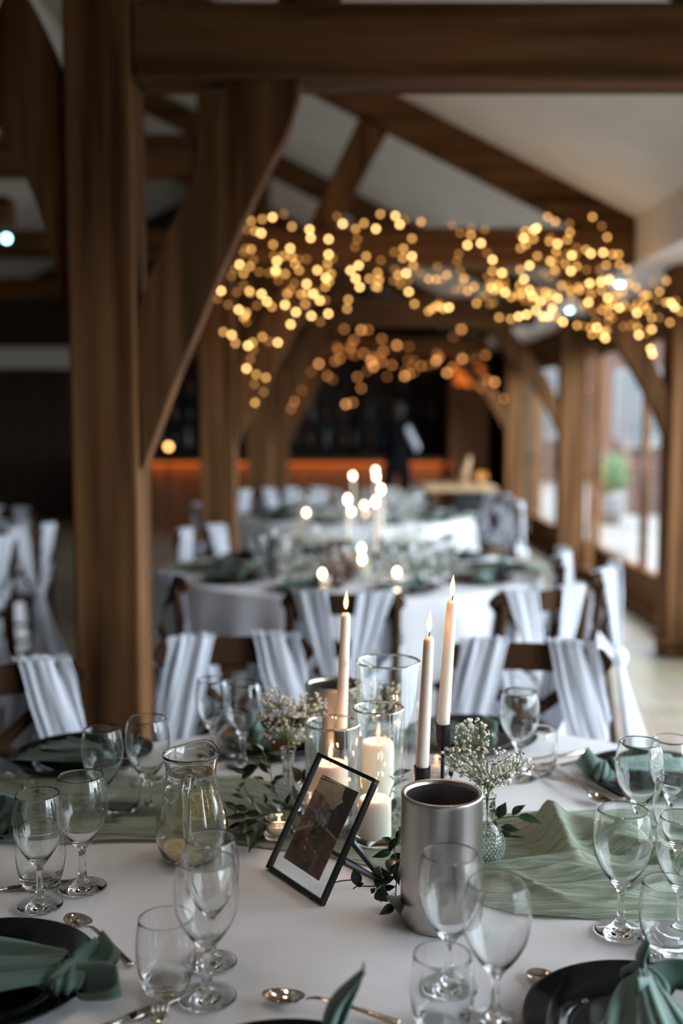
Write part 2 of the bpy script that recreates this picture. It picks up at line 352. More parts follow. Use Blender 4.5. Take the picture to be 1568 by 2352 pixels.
# oak frames: left post, right post, tie, braces
FR = [(3.45, 2.57, 2.80), (6.60, 2.44, 2.66), (9.90, 2.36, 2.62), (13.2, 2.28, 2.50)]
LX0, LX1, RX0, RX1 = -0.875, -0.66, 2.035, 2.27
where = ['nearest the round table', 'beyond the second table', 'third along the row', 'farthest along, by the bar']
def beam_thing(name, label, cat='beam', group=None):
    return thing(name, label, cat, (0,0,0), 0, group)
lowR = [(330,1078),(345,1030),(362,985),(400,880),(450,760),(500,640),(560,500),(620,375),(662,290),(702,195)]
upL  = [(318,720),(330,670),(352,610),(380,545),(410,480),(432,430),(455,375),(478,320),(500,268),(522,212)]
for i, (Y, z0, z1) in enumerate(FR):
    th = 0.24 if i == 0 else 0.22
    t = thing('oak_post', ['dark oak post nearest the camera, left of the set table', 'left oak post next behind the near one, beside the second table',
        'third oak post back on the left, light edged', 'farthest oak post on the left, in front of the bar'][i], 'post', ((LX0+LX1)/2, Y+th/2, 0))
    hw = (LX1-LX0)/2; b = MB(); b.box(-hw, hw, -th/2, th/2, 0, 3.90); b.build('shaft', oak_z, t, smooth=False, bevel=0.012)
    b = MB(); b.tube([(hw+0.001, 0.0, 1.55),(hw+0.008,0.0,1.55)], 0.012); b.build('peg', oak_x, t)
    # tie beam
    xe = SX if i else 2.3
    o = MB().box(LX1 if i else LX1, xe, Y, Y+0.2, z0, z1).build('tie_beam', oak_x, smooth=False, bevel=0.014)
    tag(o, ['thick dark oak beam across the top of the picture', 'oak tie beam behind the fairy lights', 'third oak beam back, glowing brown below the fairy lights',
        'farthest oak beam, above the bar opening'][i], 'beam')
    # arch brace on the left post: same curve, scaled to this frame
    A = []; B = []
    s = 1.0 if i == 0 else 1.12
    for (px, py) in lowR:
        p = at(px, py, 3.45); A.append(Vector((LX1+(p.x+0.652)*s, Y+0.03, z0-(2.575-p.z)*(1.0 if i==0 else 0.88))))
    for (px, py) in upL:
        p = at(px, py, 3.45); B.append(Vector((LX1+(p.x+0.652)*s, Y+0.03, z0-(2.575-p.z)*(1.0 if i==0 else 0.88))))
    A[-1].z = B[-1].z = z0+0.02
    for q in (A, B):
        for p in q: p.x = max(p.x, LX1-0.01)
    o = MB().strip(curve3(A,4), curve3(B,4), (0,0.12,0)).build('arch_brace', oak_z, smooth=True, angle=35)
    tag(o, ['big curved dark oak brace with a lit edge, rising from the nearest post', 'curved oak brace on the second left post, behind the hanging lights',
        'curved oak brace on the third left post, above the tables', 'curved oak brace on the farthest left post by the bar'][i], 'brace')
    # right post and brace
    if i:
        t = thing('oak_post', ['dark oak post at the right edge of the picture beside the glazed doors', 'broad sunlit oak post right of the tables, second from the right edge',
            'sunlit oak post farthest right, next to the pale wooden worktop'][i-1], 'post', ((RX0+RX1)/2, Y+0.12, 0))
        b = MB(); b.box(-0.118, 0.118, -0.12, 0.12, 0, 2.44); b.build('shaft', oak_z, t, smooth=False, bevel=0.012)
        MB().box(-0.15, 0.15, -0.15, 0.15, 0.10, 0.12).build('foot_plate', oak_z, t, smooth=False, bevel=0.006)
        # the brace mirrored and steeper
        A = []; B = []
        for k in range(12):
            u = k/11; A.append(Vector((RX0+0.01-0.75*u**1.35, Y+0.04, 1.25+(z0-1.25)*u**0.9)))
            B.append(Vector((RX0+0.02-0.52*u**1.2, Y+0.04, 1.52+(z0-1.52)*u**0.85)))
        A[-1].z = B[-1].z = z0+0.01
        o = MB().strip(A, B, (0,0.12,0)).build('arch_brace', oak_z, smooth=True, angle=35)
        tag(o, ['oak brace leaning left from the right-edge post, across the glazing', 'curved oak brace leaning left from the second right post, under the lights',
            'curved oak brace leaning left from the farthest right post'][i-1], 'brace')
    # rafter above the frame
    if True:
        A = [Vector((SX+0.01, Y+0.02, EZ-0.10)), Vector((APX, Y+0.02, EZ-0.10+(SX-APX)*SL))]
        Bq = [p+Vector((0,0,0.235)) for p in A]
        o = MB().strip(A, Bq, (0,0.16,0)).build('rafter', oak_x, smooth=False, bevel=0.012)
        tag(o, ['sloping oak rafter above the nearest beam', 'long sloping oak rafter descending to the right against the pale ceiling', 'sloping rafter behind the first one, seen past the strut',
            'farthest sloping rafter, near the bar'][i], 'rafter')
        sx0, sx1 = 0.20, -0.12
        zt = EZ-0.10+(SX-sx0)*SL
        o = MB().strip([Vector((sx1-0.09,Y+0.03,z1)), Vector((sx0-0.09,Y+0.03,zt+0.03))], [Vector((sx1+0.08,Y+0.03,z1)), Vector((sx0+0.08,Y+0.03,zt-0.05))], (0,0.13,0)).build('roof_strut', oak_z, smooth=False, bevel=0.01)
        tag(o, ['short strut above the nearest beam', 'slanting oak strut between rafter and tie beam, above the fairy lights', 'slanting strut on the third frame back', 'slanting strut on the farthest frame'][i], 'strut')
    # arms to the left aisle
    A = []; B = []
    pr = [(150,760),(120,620),(90,500),(50,400),(-10,290),(-80,180)]; pu = [(162,330),(150,235),(125,150),(95,75),(60,0),(20,-70)]
    for (q, dst) in ((pr, A), (pu, B)):
        for px, py in q:
            p = at(px, py, 3.45); dst.append(Vector((p.x if i == 0 else p.x+0.03, Y+0.03, p.z-(0 if i == 0 else 0.15))))
    o = MB().strip(curve3(A,4), curve3(B,4), (0,0.14,0)).build('arch_brace', oak_z, smooth=True, angle=35)
    tag(o, ['dark curved brace rising left from the nearest post, top left corner', 'curved brace going left from the second left post', 'curved brace going left from the third left post', 'curved brace going left from the farthest left post'][i], 'brace')
    if i:
        o = MB().box(-6.0, LX0, Y+0.02, Y+0.18, 2.98, 3.22).build('collar_beam', oak_x, smooth=False, bevel=0.012)
        tag(o, ['', 'dark horizontal beam in the left aisle, seen between post and brace', 'second dark beam in the left aisle', 'farthest dark beam in the left aisle'][i], 'beam')
        
# a warm lit beam end in the left aisle
o = MB().box(-5.0, -2.45, 8.0, 8.2, 0, 0.2).build('lit_beam', oak_x, smooth=False, bevel=0.012); o.location.z = at(40, 512, 8.0).z
tag(o, 'short orange lit oak beam at the left edge of the picture', 'beam')
# downlights
def downlight(p, label, spot=True, r=0.028):
    t = thing('ceiling_light', label, 'light', p)
    b = MB(); b.lathe([(r*1.5,0.0),(r*1.5,-0.006),(r,-0.008),(r,0.0)], 20); b.build('bezel', steel, t)
    b = MB(); b.lathe([(0,-0.010),(r,-0.005)], 20); b.build('lamp', spot_m, t)
for (px, py), lb in (((1423,652), 'bluish white downlight nearest, in the soffit at right'), ((1308,712), 'bluish white downlight second along the soffit'), ((1165,790), 'bluish white downlight farthest along the soffit, by the far post')):
    p = on(px, py, 2.442); downlight(p, lb)
t = thing('spot_lamp', 'small bluish white spotlight at the left edge of the picture', 'light', at(15,548,7.9))
MB().ball((0,0,0), 0.026, 12, 8).build('lamp', emit('cool_spot_lamp', (0.35,0.85,1.0), 14), t); MB().tube([(0,0,0.02),(0,0,0.11)], 0.008).build('bracket', black_metal, t)
p = at(387, 1026, 13.6); t = thing('wall_lamp', 'small round amber lamp glowing beside the near brace', 'lamp', p)
MB().ball((0,0,0), 0.035, 12, 8).build('globe', emit('amber_lamp', (1.0,0.45,0.15), 9), t); MB().lathe([(0.02,-0.07),(0.035,-0.06),(0.012,-0.03)], 12).build('base', black_metal, t)
MB().tube([(0,0,-0.06),(0,0,-(p.z-0.01))], 0.01).build('stand', black_metal, t)

# ================================================================ THE BAR
BY = 14.3
t = thing('bar_counter', 'long oak bar counter with amber light under its dark top', 'bar', (-0.35, BY, 0))
MB().box(-2.6,1.7,0,0.6,0.0,0.88).build('body', bar_wood, t, smooth=False)
MB().box(-2.65,1.74,-0.14,0.65,0.93,0.99).build('counter_top', panel_wood, t, smooth=False, bevel=0.01)
MB().box(-2.6,1.7,-0.02,0.0,0.885,0.93).build('light_strip', led_m, t, smooth=False)
for k in range(10): MB().box(-2.55+0.39*k,-2.22+0.39*k,-0.02,0,0.1,0.80).build('front_panel', bar_wood, t, smooth=False, bevel=0.008)
l = bpy.data.lights.new('bar_strip_lamp', 'AREA'); l.shape='RECTANGLE'; l.size = 4.6; l.size_y = 0.05; l.energy = 9; l.color = (1.0,0.27,0.05)
o = bpy.data.objects.new('bar_strip_lamp', l); C.objects.link(o); o.location = (-0.6, BY-0.10, 0.92); o.rotation_euler = (R(35),0,0)
t = thing('back_bar_shelves', 'dark shelving with rows of bottles behind the bar', 'shelves', (-0.35, 16.2, 0))
MB().box(-2.8,2.2,0.25,0.35,0,2.5).build('back_board', black_metal, t, smooth=False)
for k, z in enumerate((1.1,1.5,1.9)): MB().box(-2.8,2.2,-0.05,0.25,z-0.03,z).build('shelf', panel_wood, t, smooth=False)
for x in (-2.8,-1.1,0.6,2.15): MB().box(x,x+0.05,-0.05,0.25,0,2.5).build('upright', panel_wood, t, smooth=False)
bot_m = [mat('dark_green_bottle', (0.01,0.03,0.015), 0.1), mat('amber_bottle', (0.15,0.05,0.01), 0.12), mat('pale_bottle', (0.25,0.25,0.24), 0.15)]
bp = [(0,0),(0.036,0),(0.038,0.01),(0.038,0.17),(0.03,0.2),(0.014,0.225),(0.013,0.29),(0.016,0.29),(0.016,0.3),(0,0.3)]
bots = []
for m_ in bot_m: 
    q = MB().lathe(bp, 12).build('bottle', m_); bots.append(q)
rnd = random.Random(4); used = set()
for k, z in enumerate((1.1,1.5,1.9)):
    for j in range(22):
        x = -3.0+0.23*j+rnd.uniform(-.03,.03)
        if any(abs(x-(xx-0.35+0.025)) < 0.07 for xx in (-2.8,-1.1,0.6,2.15)): continue
        i = rnd.randrange(3); o = bots[i] if i not in used else bots[i].copy()
        if i in used: C.objects.link(o)
        used.add(i); o.location = (x, 16.28, z)
        tag(o, ['dark green', 'amber', 'pale glass'][i]+' bottle on the dark shelves behind the bar', 'bottle', ['dark green', 'amber', 'pale'][i]+' bottles behind the bar')
# orange lit cabinet near the far right brace
t = thing('lit_cabinet', 'tall wooden cabinet glowing orange beside the far right post', 'cabinet', (2.0-0.55, 14.2, 0))
MB().box(-0.02,0.5,0,0.4,0,2.3).build('carcass', bar_wood, t, smooth=False, bevel=0.01)
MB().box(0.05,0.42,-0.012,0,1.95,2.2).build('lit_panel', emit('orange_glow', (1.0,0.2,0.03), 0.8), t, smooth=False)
for k in range(5): MB().box(0.02,0.47,-0.02,0,0.3+0.3*k,0.33+0.3*k).build('shelf_edge', bar_wood, t, smooth=False)

# worktop with a dark body, right of the bar
p0 = at(972, 1118, 9.3); p1 = at(1142, 1118, 9.3)
t = thing('serving_counter', 'pale wooden topped dark counter standing before the far right post', 'counter', ((p0.x+p1.x)/2, 9.3, 0))
hw = (p1.x-p0.x)/2
MB().box(-hw,hw,0,0.6,p0.z-0.045,p0.z).build('top', pale_wood, t, smooth=False, bevel=0.01)
MB().box(-hw*0.1,hw-0.05,0.05,0.55,0,p0.z-0.045).build('body', black_metal, t, smooth=False, bevel=0.01)
MB().box(-hw+0.03,-hw+0.09,0.05,0.55,0,p0.z-0.045).build('side_panel', black_metal, t, smooth=False, bevel=0.01)
q = at(1070, 1108, 9.5)
t = thing('wooden_ornament', 'slender leaning pale wooden ornament on the serving counter', 'ornament', (q.x, 9.5, p0.z))
MB().tube([(-0.03,0,0.0),(-0.02,0,0.10),(0.01,0,0.2),(0.03,0,0.26)], [0.045,0.035,0.03,0.015], 10).build('body', pale_wood, t)
MB().lathe([(0,0),(0.055,0),(0.055,0.012),(0,0.012)], 16, None, (-0.03,0)).build('foot', pale_wood, t)
q = at(1105, 1100, 9.45)
t = thing('small_lamp', 'small glowing amber lamp on the serving counter', 'lamp', (q.x, 9.45, p0.z))
MB().lathe([(0,0),(0.04,0),(0.04,0.01),(0.012,0.02),(0.012,0.06)], 16).build('base', pale_wood, t)
MB().lathe([(0.03,0.06),(0.06,0.06),(0.045,0.12),(0.0,0.12)], 16).build('shade', emit('amber_shade', (1.0,0.45,0.12), 0.9), t)

# person in black at the bar, seen from behind
def person():
    q = at(912, 1000, 13.2); t = thing('person', 'person in black clothes standing at the bar with back turned', 'person', (q.x, 13.2, 0), PI+0.15)
    V = [(0,0,0.95),(0,0,1.12),(0,0.0,1.28),(0,0.0,1.42),(0,0.01,1.50),(-0.10,0,0.90),(-0.11,-0.01,0.50),(-0.11,0.02,0.08),(-0.12,-0.12,0.03),(0.10,0,0.90),(0.11,-0.01,0.50),(0.11,0.02,0.08),(0.12,-0.12,0.03),
         (-0.17,0,1.40),(-0.22,0.02,1.13),(-0.19,-0.14,0.98),(0.17,0,1.40),(0.24,0.02,1.15),(0.13,-0.14,1.05)]
    E = [(0,1),(1,2),(2,3),(3,4),(0,5),(5,6),(6,7),(7,8),(0,9),(9,10),(10,11),(11,12),(3,13),(13,14),(14,15),(3,16),(16,17),(17,18)]
    Rr = [(.15,.1),(.13,.09),(.15,.1),(.12,.08),(.055,.055),(.09,.09),(.06,.06),(.042,.045),(.04,.03),(.09,.09),(.06,.06),(.042,.045),(.04,.03),(.06,.06),(.042,.042),(.032,.032),(.06,.06),(.042,.042),(.032,.032)]
    me = bpy.data.meshes.new('body'); me.from_pydata(V, E, []); me.materials.append(black_cloth)
    o = bpy.data.objects.new('body', me); C.objects.link(o); o.parent = t
    s = o.modifiers.new('skin', 'SKIN'); 
    for i, r_ in enumerate(Rr): me.skin_vertices[0].data[i].radius = r_
    me.skin_vertices[0].data[0].use_root = True
    o.modifiers.new('sub', 'SUBSURF').render_levels = 2; s.use_smooth_shade = True
    MB().ball((0,0.0,1.60), 0.1, 20, 14, None, (0.78,0.92,1.12)).build('head', skin_m, t)
    MB().ball((0,0.018,1.615), 0.108, 20, 14, None, (0.80,0.90,1.10)).build('hair', hair_m, t)
    for sx in (-1,1): MB().ball((sx*0.08,0,1.59), 0.022, 8, 6, None, (0.4,0.8,1.2)).build('ear', skin_m, t)
    MB().ball((0,-0.095,1.585), 0.018, 8, 6, None, (0.7,1,1.3)).build('nose', skin_m, t)
    for hx, hy, hz in ((-0.18,-0.19,0.955),(0.09,-0.19,1.02)):
        h = MB(); h.ball((hx,hy,hz), 0.035, 12, 8, None, (0.9,1.2,0.5))
        for k in range(4): h.tube([(hx-0.024+0.016*k,hy-0.03,hz),(hx-0.026+0.017*k,hy-0.06,hz-0.004),(hx-0.027+0.0175*k,hy-0.083+0.004*abs(k-1.5),hz-0.016)], [0.009,0.008,0.006], 6)
        h.tube([(hx+0.026,hy,hz),(hx+0.048,hy-0.02,hz-0.003),(hx+0.052,hy-0.045,hz-0.008)], [0.011,0.009,0.007], 6)
        h.build('hand', skin_m, t)
    return t
person()
q = at(948, 1005, 13.0)
o = MB().grid(lambda u, v: Vector((q.x-0.07+0.14*v+0.05*(u-.5), 13.1+0.015*math.sin(9*u), q.z+0.13-0.28*v+0.06*(u-.5))), 10, 10).build('white_towel', sash_m, solid=0.004)
tag(o, 'crumpled pale towel over the arm of the person at the bar', 'towel')

# ================================================================ OUTSIDE THE WINDOWS
struct(MB().box(2.52, 60, -20, 80, -0.15, -0.03).build('ground_outside', paving_m, smooth=False))
t = thing('brick_building', 'red brick building with pale windows seen through the glazing', 'building', (3.2, 26, 0))
MB().box(0,16,0,8,0,4.6).build('wall', brick_m, t, smooth=False)
MB().prism([(-0.4,-0.5,4.6),(-0.4,4,7.6),(-0.4,8.5,4.6)], (17,0,0)).build('roof', roof_m, t, smooth=False)
winf = mat('pale_window_frame', (0.14,0.15,0.16), 0.5); wing = mat('pale_window_glass', (0.05,0.06,0.07), 0.3)
for k in range(5):
    f = MB().box(0.7+2.7*k,2.0+2.7*k,-0.06,0,1.0,2.7).build('window', winf, t, smooth=False)
    for a in range(2): MB().box(0.78+2.7*k+0.6*a,1.32+2.7*k+0.6*a,-0.075,-0.05,1.08,2.62).build('pane', wing, f, smooth=False)
t = thing('garden_wall', 'low red brick garden wall outside the glazed doors', 'wall', (4.6, 17, 0))
MB().box(0,9,0,0.3,-0.03,1.05).build('brickwork', brick_m, t, smooth=False); MB().box(-0.05,9.05,-0.05,0.35,1.05,1.12).build('coping', paving_m, t, smooth=False)
t = thing('clipped_shrub', 'clipped green shrub in a pot outside the glazing', 'shrub', (3.9, 15.6, -0.03))
MB().lathe([(0,0),(0.18,0),(0.24,0.4),(0.2,0.4),(0,0.36)], 20).build('pot', roof_m, t)
sb = MB(); rr = random.Random(3)
for k in range(260):
    v = Vector((rr.gauss(0,1), rr.gauss(0,1), rr.gauss(0,1))).normalized()*rr.uniform(.25,.34); c = v+Vector((0,0,.72))
    a = Vector((rr.gauss(0,1), rr.gauss(0,1), rr.gauss(0,1))).normalized()*.06; d = v.cross(a).normalized()*.035
    sb.add([c-a,c+d,c+a,c-d], [(0,1,2,3)])
sb.ball((0,0,.72), .27, 14, 10); sb.build('foliage', hedge_m, t, smooth=False)
t = thing('white_parasol', 'closed pale parasol standing on the terrace outside', 'parasol', (5.2, 14.5, -0.03))
MB().tube([(0,0,0),(0,0,2.4)], 0.03).build('pole', winf, t); MB().lathe([(0.05,1.0),(0.14,1.15),(0.12,1.8),(0.03,2.45)], 12).build('canopy', cloth_m, t); MB().lathe([(0,0),(0.28,0),(0.28,0.08),(0,0.08)], 20).build('base', roof_m, t)
# ================================================================ TABLES AND CLOTHS
def table(cx, cy, r, label, clabel, segs=160, fine=False, seed=1):
    t = thing('round_table', label, 'table', (cx, cy, 0))
    MB().lathe([(0,0.728),(r-0.02,0.728),(r-0.012,0.735),(r-0.012,0.748),(r-0.02,0.755),(0,0.755)], 64).build('tabletop', bar_wood, t, angle=40)
    for k in range(4):
        a = PI/4+k*PI/2; MB().tube([(0.5*math.cos(a),0.5*math.sin(a),0.73),(0.62*math.cos(a),0.62*math.sin(a),0)], 0.018).build('leg', steel, t)
    rn = random.Random(seed); ph = [rn.uniform(0,6.28) for _ in range(4)]; nf = 22
    def top(u, v):
        a = 2*PI*u; rr = r*v; x = rr*math.cos(a); y = rr*math.sin(a)
        z = 0.0012*math.sin(x*9+ph[0])*math.sin(y*7+ph[1])*v if fine else 0
        return Vector((x, y, TT-0.001+z*0.6))
    def skirt(u, v):
        a = 2*PI*u; k = v**0.7
        w_ = 0.5+0.5*math.sin(nf*a+ph[0]+1.2*math.sin(3*a+ph[1])); rr = r+0.008*min(1, v*8)+k*(0.015+0.075*w_)
        return Vector((rr*math.cos(a), rr*math.sin(a), TT-0.001-(TT-0.03)*v))
    bb = MB(); bb.grid(top, segs, 14, True); o = bb.build('tablecloth', cloth_m)
    b2 = MB(); b2.grid(skirt, segs*2, 12, True); s = b2.build('skirt', cloth_m, o)
    o.location = (cx, cy, 0); tag(o, clabel, 'tablecloth')
    return t
T1 = (0.10, 1.66); T2 = (0.075, 5.25); T3 = (0.11, 8.2)
table(*T1, 0.90, 'round table under the nearest white cloth', 'white tablecloth on the nearest table, under the glasses and framed photo', fine=True)
table(*T2, 0.90, 'round table under the second white cloth', 'white tablecloth with pleated skirt on the second table back', seed=2)
table(*T3, 0.90, 'round table under the third white cloth', 'white tablecloth on the third table back, before the bar', seed=3)
table(-3.0, 6.6, 0.90, 'round table of the left aisle', 'white tablecloth on the table in the left aisle', seed=4)

# ================================================================ CHAIRS
def make_chair(label):
    t = thing('crossback_chair', label, 'chair')
    W, D, H = 0.205, 0.20, 0.88
    b = MB(); b.prism([(-0.20,-0.19,0.445),(0.20,-0.19,0.445),(0.215,0.19,0.445),(0.12,0.225,0.445),(-0.12,0.225,0.445),(-0.215,0.19,0.445)], (0,0,0.03))
    b.build('seat', chair_wood, t, smooth=False, bevel=0.01)
    for s in (-1,1):
        MB().tube([(s*0.17,0.17,0.445),(s*0.185,0.19,0.22),(s*0.19,0.20,0)], [0.02,0.018,0.015], 10).build('leg', chair_wood, t)
        MB().tube(curve3([(s*0.175,-0.24,0),(s*0.178,-0.205,0.25),(s*0.18,-0.18,0.46),(s*0.19,-0.20,0.68),(s*0.19,-0.225,0.84)],4), 0.018, 10).build('leg', chair_wood, t)
        MB().tube([(s*0.18,0.18,0.24),(s*0.178,-0.21,0.26)], 0.011, 8).build('stretcher', chair_wood, t)
    MB().tube([(-0.18,0.185,0.2),(0.18,0.185,0.2)], 0.011, 8).build('stretcher', chair_wood, t)
    MB().tube([(-0.178,-0.21,0.22),(0.178,-0.21,0.22)], 0.011, 8).build('stretcher', chair_wood, t)
    # broad curved top rail
    def yb(x): return -0.245+0.9*x*x
    A = []; B = []
    for k in range(21):
        x = -0.225+0.45*k/20; e = max(0, abs(x)-0.19)/0.035; hh = 0.038*math.sqrt(max(0.05, 1-e*e))
        A.append((x, yb(x), H-0.038-hh)); B.append((x, yb(x), H-0.038+hh))
    MB().strip(A, B, (0,0.022,0)).build('top_rail', chair_wood, t, angle=40, bevel=0.004)
    for s in (-1,1):
        MB().tube(curve3([(s*0.17,-0.20,0.50),(s*0.06,-0.205,0.63),(-s*0.06,-0.22,0.72),(-s*0.17,-0.21,0.81)],4), 0.017, 8, flat=0.45, up=(0,1,0)).build('cross_slat', chair_wood, t)
    return t
def pleat(P, Q, n, amp, nu=34, nv=18, nrm=(0,1,0), ph=0.0, gather=None):
    """cloth between two edge polylines P (start) and Q (end), pleated along its run"""
    P = [Vector(p) for p in P]; Q = [Vector(q) for q in Q]; nrm = Vector(nrm)
    def lerp(L_, u):
        f = u*(len(L_)-1); i = min(int(f), len(L_)-2); return L_[i].lerp(L_[i+1], f-i)
    def fn(u, v):
        uu = u+0.035*math.sin(2.3*v+ph)*math.sin(PI*u)
        p = lerp(P, u).lerp(lerp(Q, u), v)
        a = amp*(gather(v) if gather else 1.0)
        w_ = noise.noise(Vector((uu*n*2.1+ph*3, v*0.9, ph)))*1.7+0.55*noise.noise(Vector((uu*n*5.3+ph, v*1.6, 3*ph)))
        ed = noise.noise(Vector((v*4, ph, 0)))*0.006*(1 if u > 0.5 else -1)*abs(2*u-1)
        return p+nrm*(a*w_)+Vector((ed, 0, -0.012*math.sin(PI*v)*math.sin(PI*u)))
    return fn
def make_sash(label, seed=0, tail=True):
    t = thing('chair_sash', label, 'sash')
    rn = random.Random(seed); H = 0.892
    for s in (-1, 1):
        ph = rn.uniform(0, 6)
        xa, xb = s*(0.050+rn.uniform(-.012,.012)), s*(0.187)
        def yb(x): return -0.245+0.9*x*x
        top = [(xa+(xb-xa)*k/4, yb(xa+(xb-xa)*k/4)-0.006, H) for k in range(5)]
        topf = [(p[0], p[1]+0.034, p[2]-0.004) for p in top]
        # front band: from the rail, down and outwards round the side of the back
        lowf = [(s*0.145,-0.15,0.50),(s*0.165,-0.15,0.53),(s*0.190,-0.155,0.57),(s*0.215,-0.165,0.63),(s*0.222,-0.18,0.70)]
        MB().grid(pleat(topf, lowf, 3.2, 0.010, nrm=(0,1,0), ph=ph), 40, 20).build('front_band', sash_m, t, solid=0.002)
        MB().grid(pleat(top, topf, 3.2, 0.004, nrm=(0,0,1), ph=ph), 40, 5).build('rail_fold', sash_m, t, solid=0.002)
        # back band: from the rail converging on the knot
        lowb = [(s*0.012,-0.275,0.50),(s*0.018,-0.27,0.50),(s*0.026,-0.268,0.505),(s*0.034,-0.265,0.51),(s*0.045,-0.26,0.52)]
        MB().grid(pleat([(p[0],p[1]-0.006,p[2]-0.004) for p in top], lowb, 3.2, 0.012, nrm=(0,1,0), ph=ph, gather=lambda v: 1-0.6*v), 40, 20).build('back_band', sash_m, t, solid=0.002)
        sid = [(s*0.145,-0.15,0.50),(s*0.215,-0.165,0.63)]
        MB().grid(pleat([(s*0.222,-0.18,0.70),(s*0.20,-0.18,0.60),(s*0.16,-0.16,0.50)], [(s*0.04,-0.262,0.53),(s*0.03,-0.262,0.505),(s*0.01,-0.268,0.485)], 2.0, 0.008, nrm=(0,1,0.2), ph=ph), 24, 14).build('side_band', sash_m, t, solid=0.002)
    MB().ball((0,-0.275,0.50), 0.04, 16, 10, None, (1.1,0.7,1.0)).build('knot', sash_m, t)
    if tail:
        ph = rn.uniform(0,6)
        MB().grid(pleat([(-0.03,-0.275,0.49),(0.03,-0.275,0.49)], [(-0.13,-0.36,0.06),(0,-0.40,0.03),(0.14,-0.36,0.05)], 3.5, 0.028, nrm=(0,1,0), ph=ph, gather=lambda v: 0.25+v), 50, 20).build('tail', sash_m, t, solid=0.002)
    return t
ch0 = [None, None]
def place_chair(x, y, rz, label, slabel, group=None, sgroup=None):
    if ch0[0] is None:
        c = make_chair(label); s = make_sash(slabel, 3); ch0[0], ch0[1] = c, s
        c.location = s.location = (x, y, 0); c.rotation_euler = s.rotation_euler = (0,0,rz)
    else:
        c = dup(ch0[0], (x,y,0), rz, label); s = dup(ch0[1], (x,y,0), rz, slabel)
    if group: c['group'] = group
    if sgroup: s['group'] = sgroup
    return c, s
def face(x, y, T): return math.atan2(T[1]-y, T[0]-x) - PI/2     # chair's front (+Y) toward the table centre
# (back centre pixel x, distance of the back, angle offset, label)
def chair_px(px, Y, T, dr, label, slabel):
    X = (px-784)/FPX*(Y*0.996+0.06)
    rz = face(X, Y, T)+dr
    f = Vector((-math.sin(rz), math.cos(rz)))
    return place_chair(X+f.x*0.21, Y+f.y*0.21, rz, label, slabel)
chair_px(537, 2.98, T1, R(-9), 'dark crossback chair behind the wine glasses, right of the near post', 'white chiffon sash on the near chair just right of the dark post')
chair_px(1212, 2.90, T1, R(8), 'dark crossback chair behind the small white flowers at right', 'white chiffon sash on the chair behind the small white flowers at right')
chair_px(-8, 2.62, T1, R(-10), 'dark crossback chair at the lower left edge, left of the near post', 'white chiffon sash on the chair at the lower left edge')
chair_px(787, 3.78, T2, 0, 'dark crossback chair seen from behind, between two lit taper candles', 'white chiffon sash crossed in a V on the chair behind the left taper candle')
chair_px(1245, 3.86, T2, R(4), 'dark crossback chair seen from behind, right of the tallest taper', 'wide white chiffon sash hanging from the chair right of the tallest taper')
chair_px(1392, 4.45, T2, R(14), 'crossback chair seen edge-on, rightmost beside the glazed doors', 'long white sash falling to the floor from the rightmost chair')
chair_px(1285, 4.95, T2, R(6), 'crossback chair at the right of the second table', 'white sash on the chair at the right of the second table')
chair_px(352, 4.35, T2, R(-6), 'crossback chair at the left of the second table, beside the near post', 'white sash on the chair at the left of the second table')
chair_px(462, 6.05, T2, R(8), 'crossback chair facing the camera, far left of the second table', 'white sash on the chair facing the camera, far left of the second table')
chair_px(1185, 7.9, T3, R(10), 'crossback chair at the right of the third table', 'white sash on the chair at the right of the third table')
chair_px(1142, 8.7, T3, 0, 'crossback chair far right of the third table, before the pale counter', 'white sash on the chair far right of the third table')
chair_px(462, 7.6, T3, R(-8), 'crossback chair at the left of the third table', 'white sash on the chair at the left of the third table')
chair_px(590, 9.3, T3, 0, 'crossback chair beyond the third table, left of the candles', 'white sash on the chair beyond the third table at left')
chair_px(700, 9.5, T3, 0, 'crossback chair beyond the third table, just left of the far tapers', 'white sash on the chair just left of the far tapers')
chair_px(925, 9.45, T3, 0, 'crossback chair beyond the third table, right of the tapers', 'white sash on the chair beyond the third table, right of the tapers')
chair_px(68, 6.15, (-3.0,6.6), R(-10), 'crossback chair in the left aisle with its back to the post', 'white sash with long tail on the left aisle chair nearest the post')
chair_px(15, 7.4, (-3.0,6.6), R(20), 'crossback chair farther back in the left aisle, at the picture edge', 'white sash on the farther chair of the left aisle')
chair_px(-45, 5.5, (-3.0,6.6), 0, 'crossback chair of the left aisle just cut by the left edge', 'white sash trailing at the left edge, above the near left chair')

# ================================================================ GLASSWARE
PW = [(0,0.0),(0.030,0.0),(0.0350,0.0008),(0.0356,0.0020),(0.0345,0.0032),(0.026,0.0050),(0.015,0.0085),(0.0085,0.0150),(0.0060,0.024),(0.0050,0.034),(0.0046,0.044),(0.0050,0.054),(0.0068,0.063),
      (0.0125,0.071),(0.0215,0.083),(0.0300,0.097),(0.0365,0.113),(0.0392,0.130),(0.0390,0.146),(0.0368,0.163),(0.0335,0.1775),(0.0331,0.1785),(0.0326,0.1775),(0.0359,0.163),(0.0381,0.146),(0.0383,0.130),(0.0356,0.114),(0.0289,0.098),(0.0200,0.0845),(0.0105,0.0745),(0.004,0.0715),(0,0.071)]
def pf(p, sx): return [(a*sx, z) for a, z in p]
def wine_glass(label, n=56, sx=1.0, group=None):
    t = thing('wine_glass', label, 'wine glass', group=group)
    p = smoothprof(pf(PW, sx), 3); i1 = 3*7; i2 = 3*12
    MB().lathe(p[:i1+1], n).build('foot', glass_m, t); MB().lathe(p[i1:i2+1], 24 if n > 30 else n).build('stem', glass_m, t) if False else MB().lathe(p[i1:i2+1], n).build('stem', glass_m, t)
    MB().lathe(p[i2:], n).build('bowl', glass_m, t)
    return t
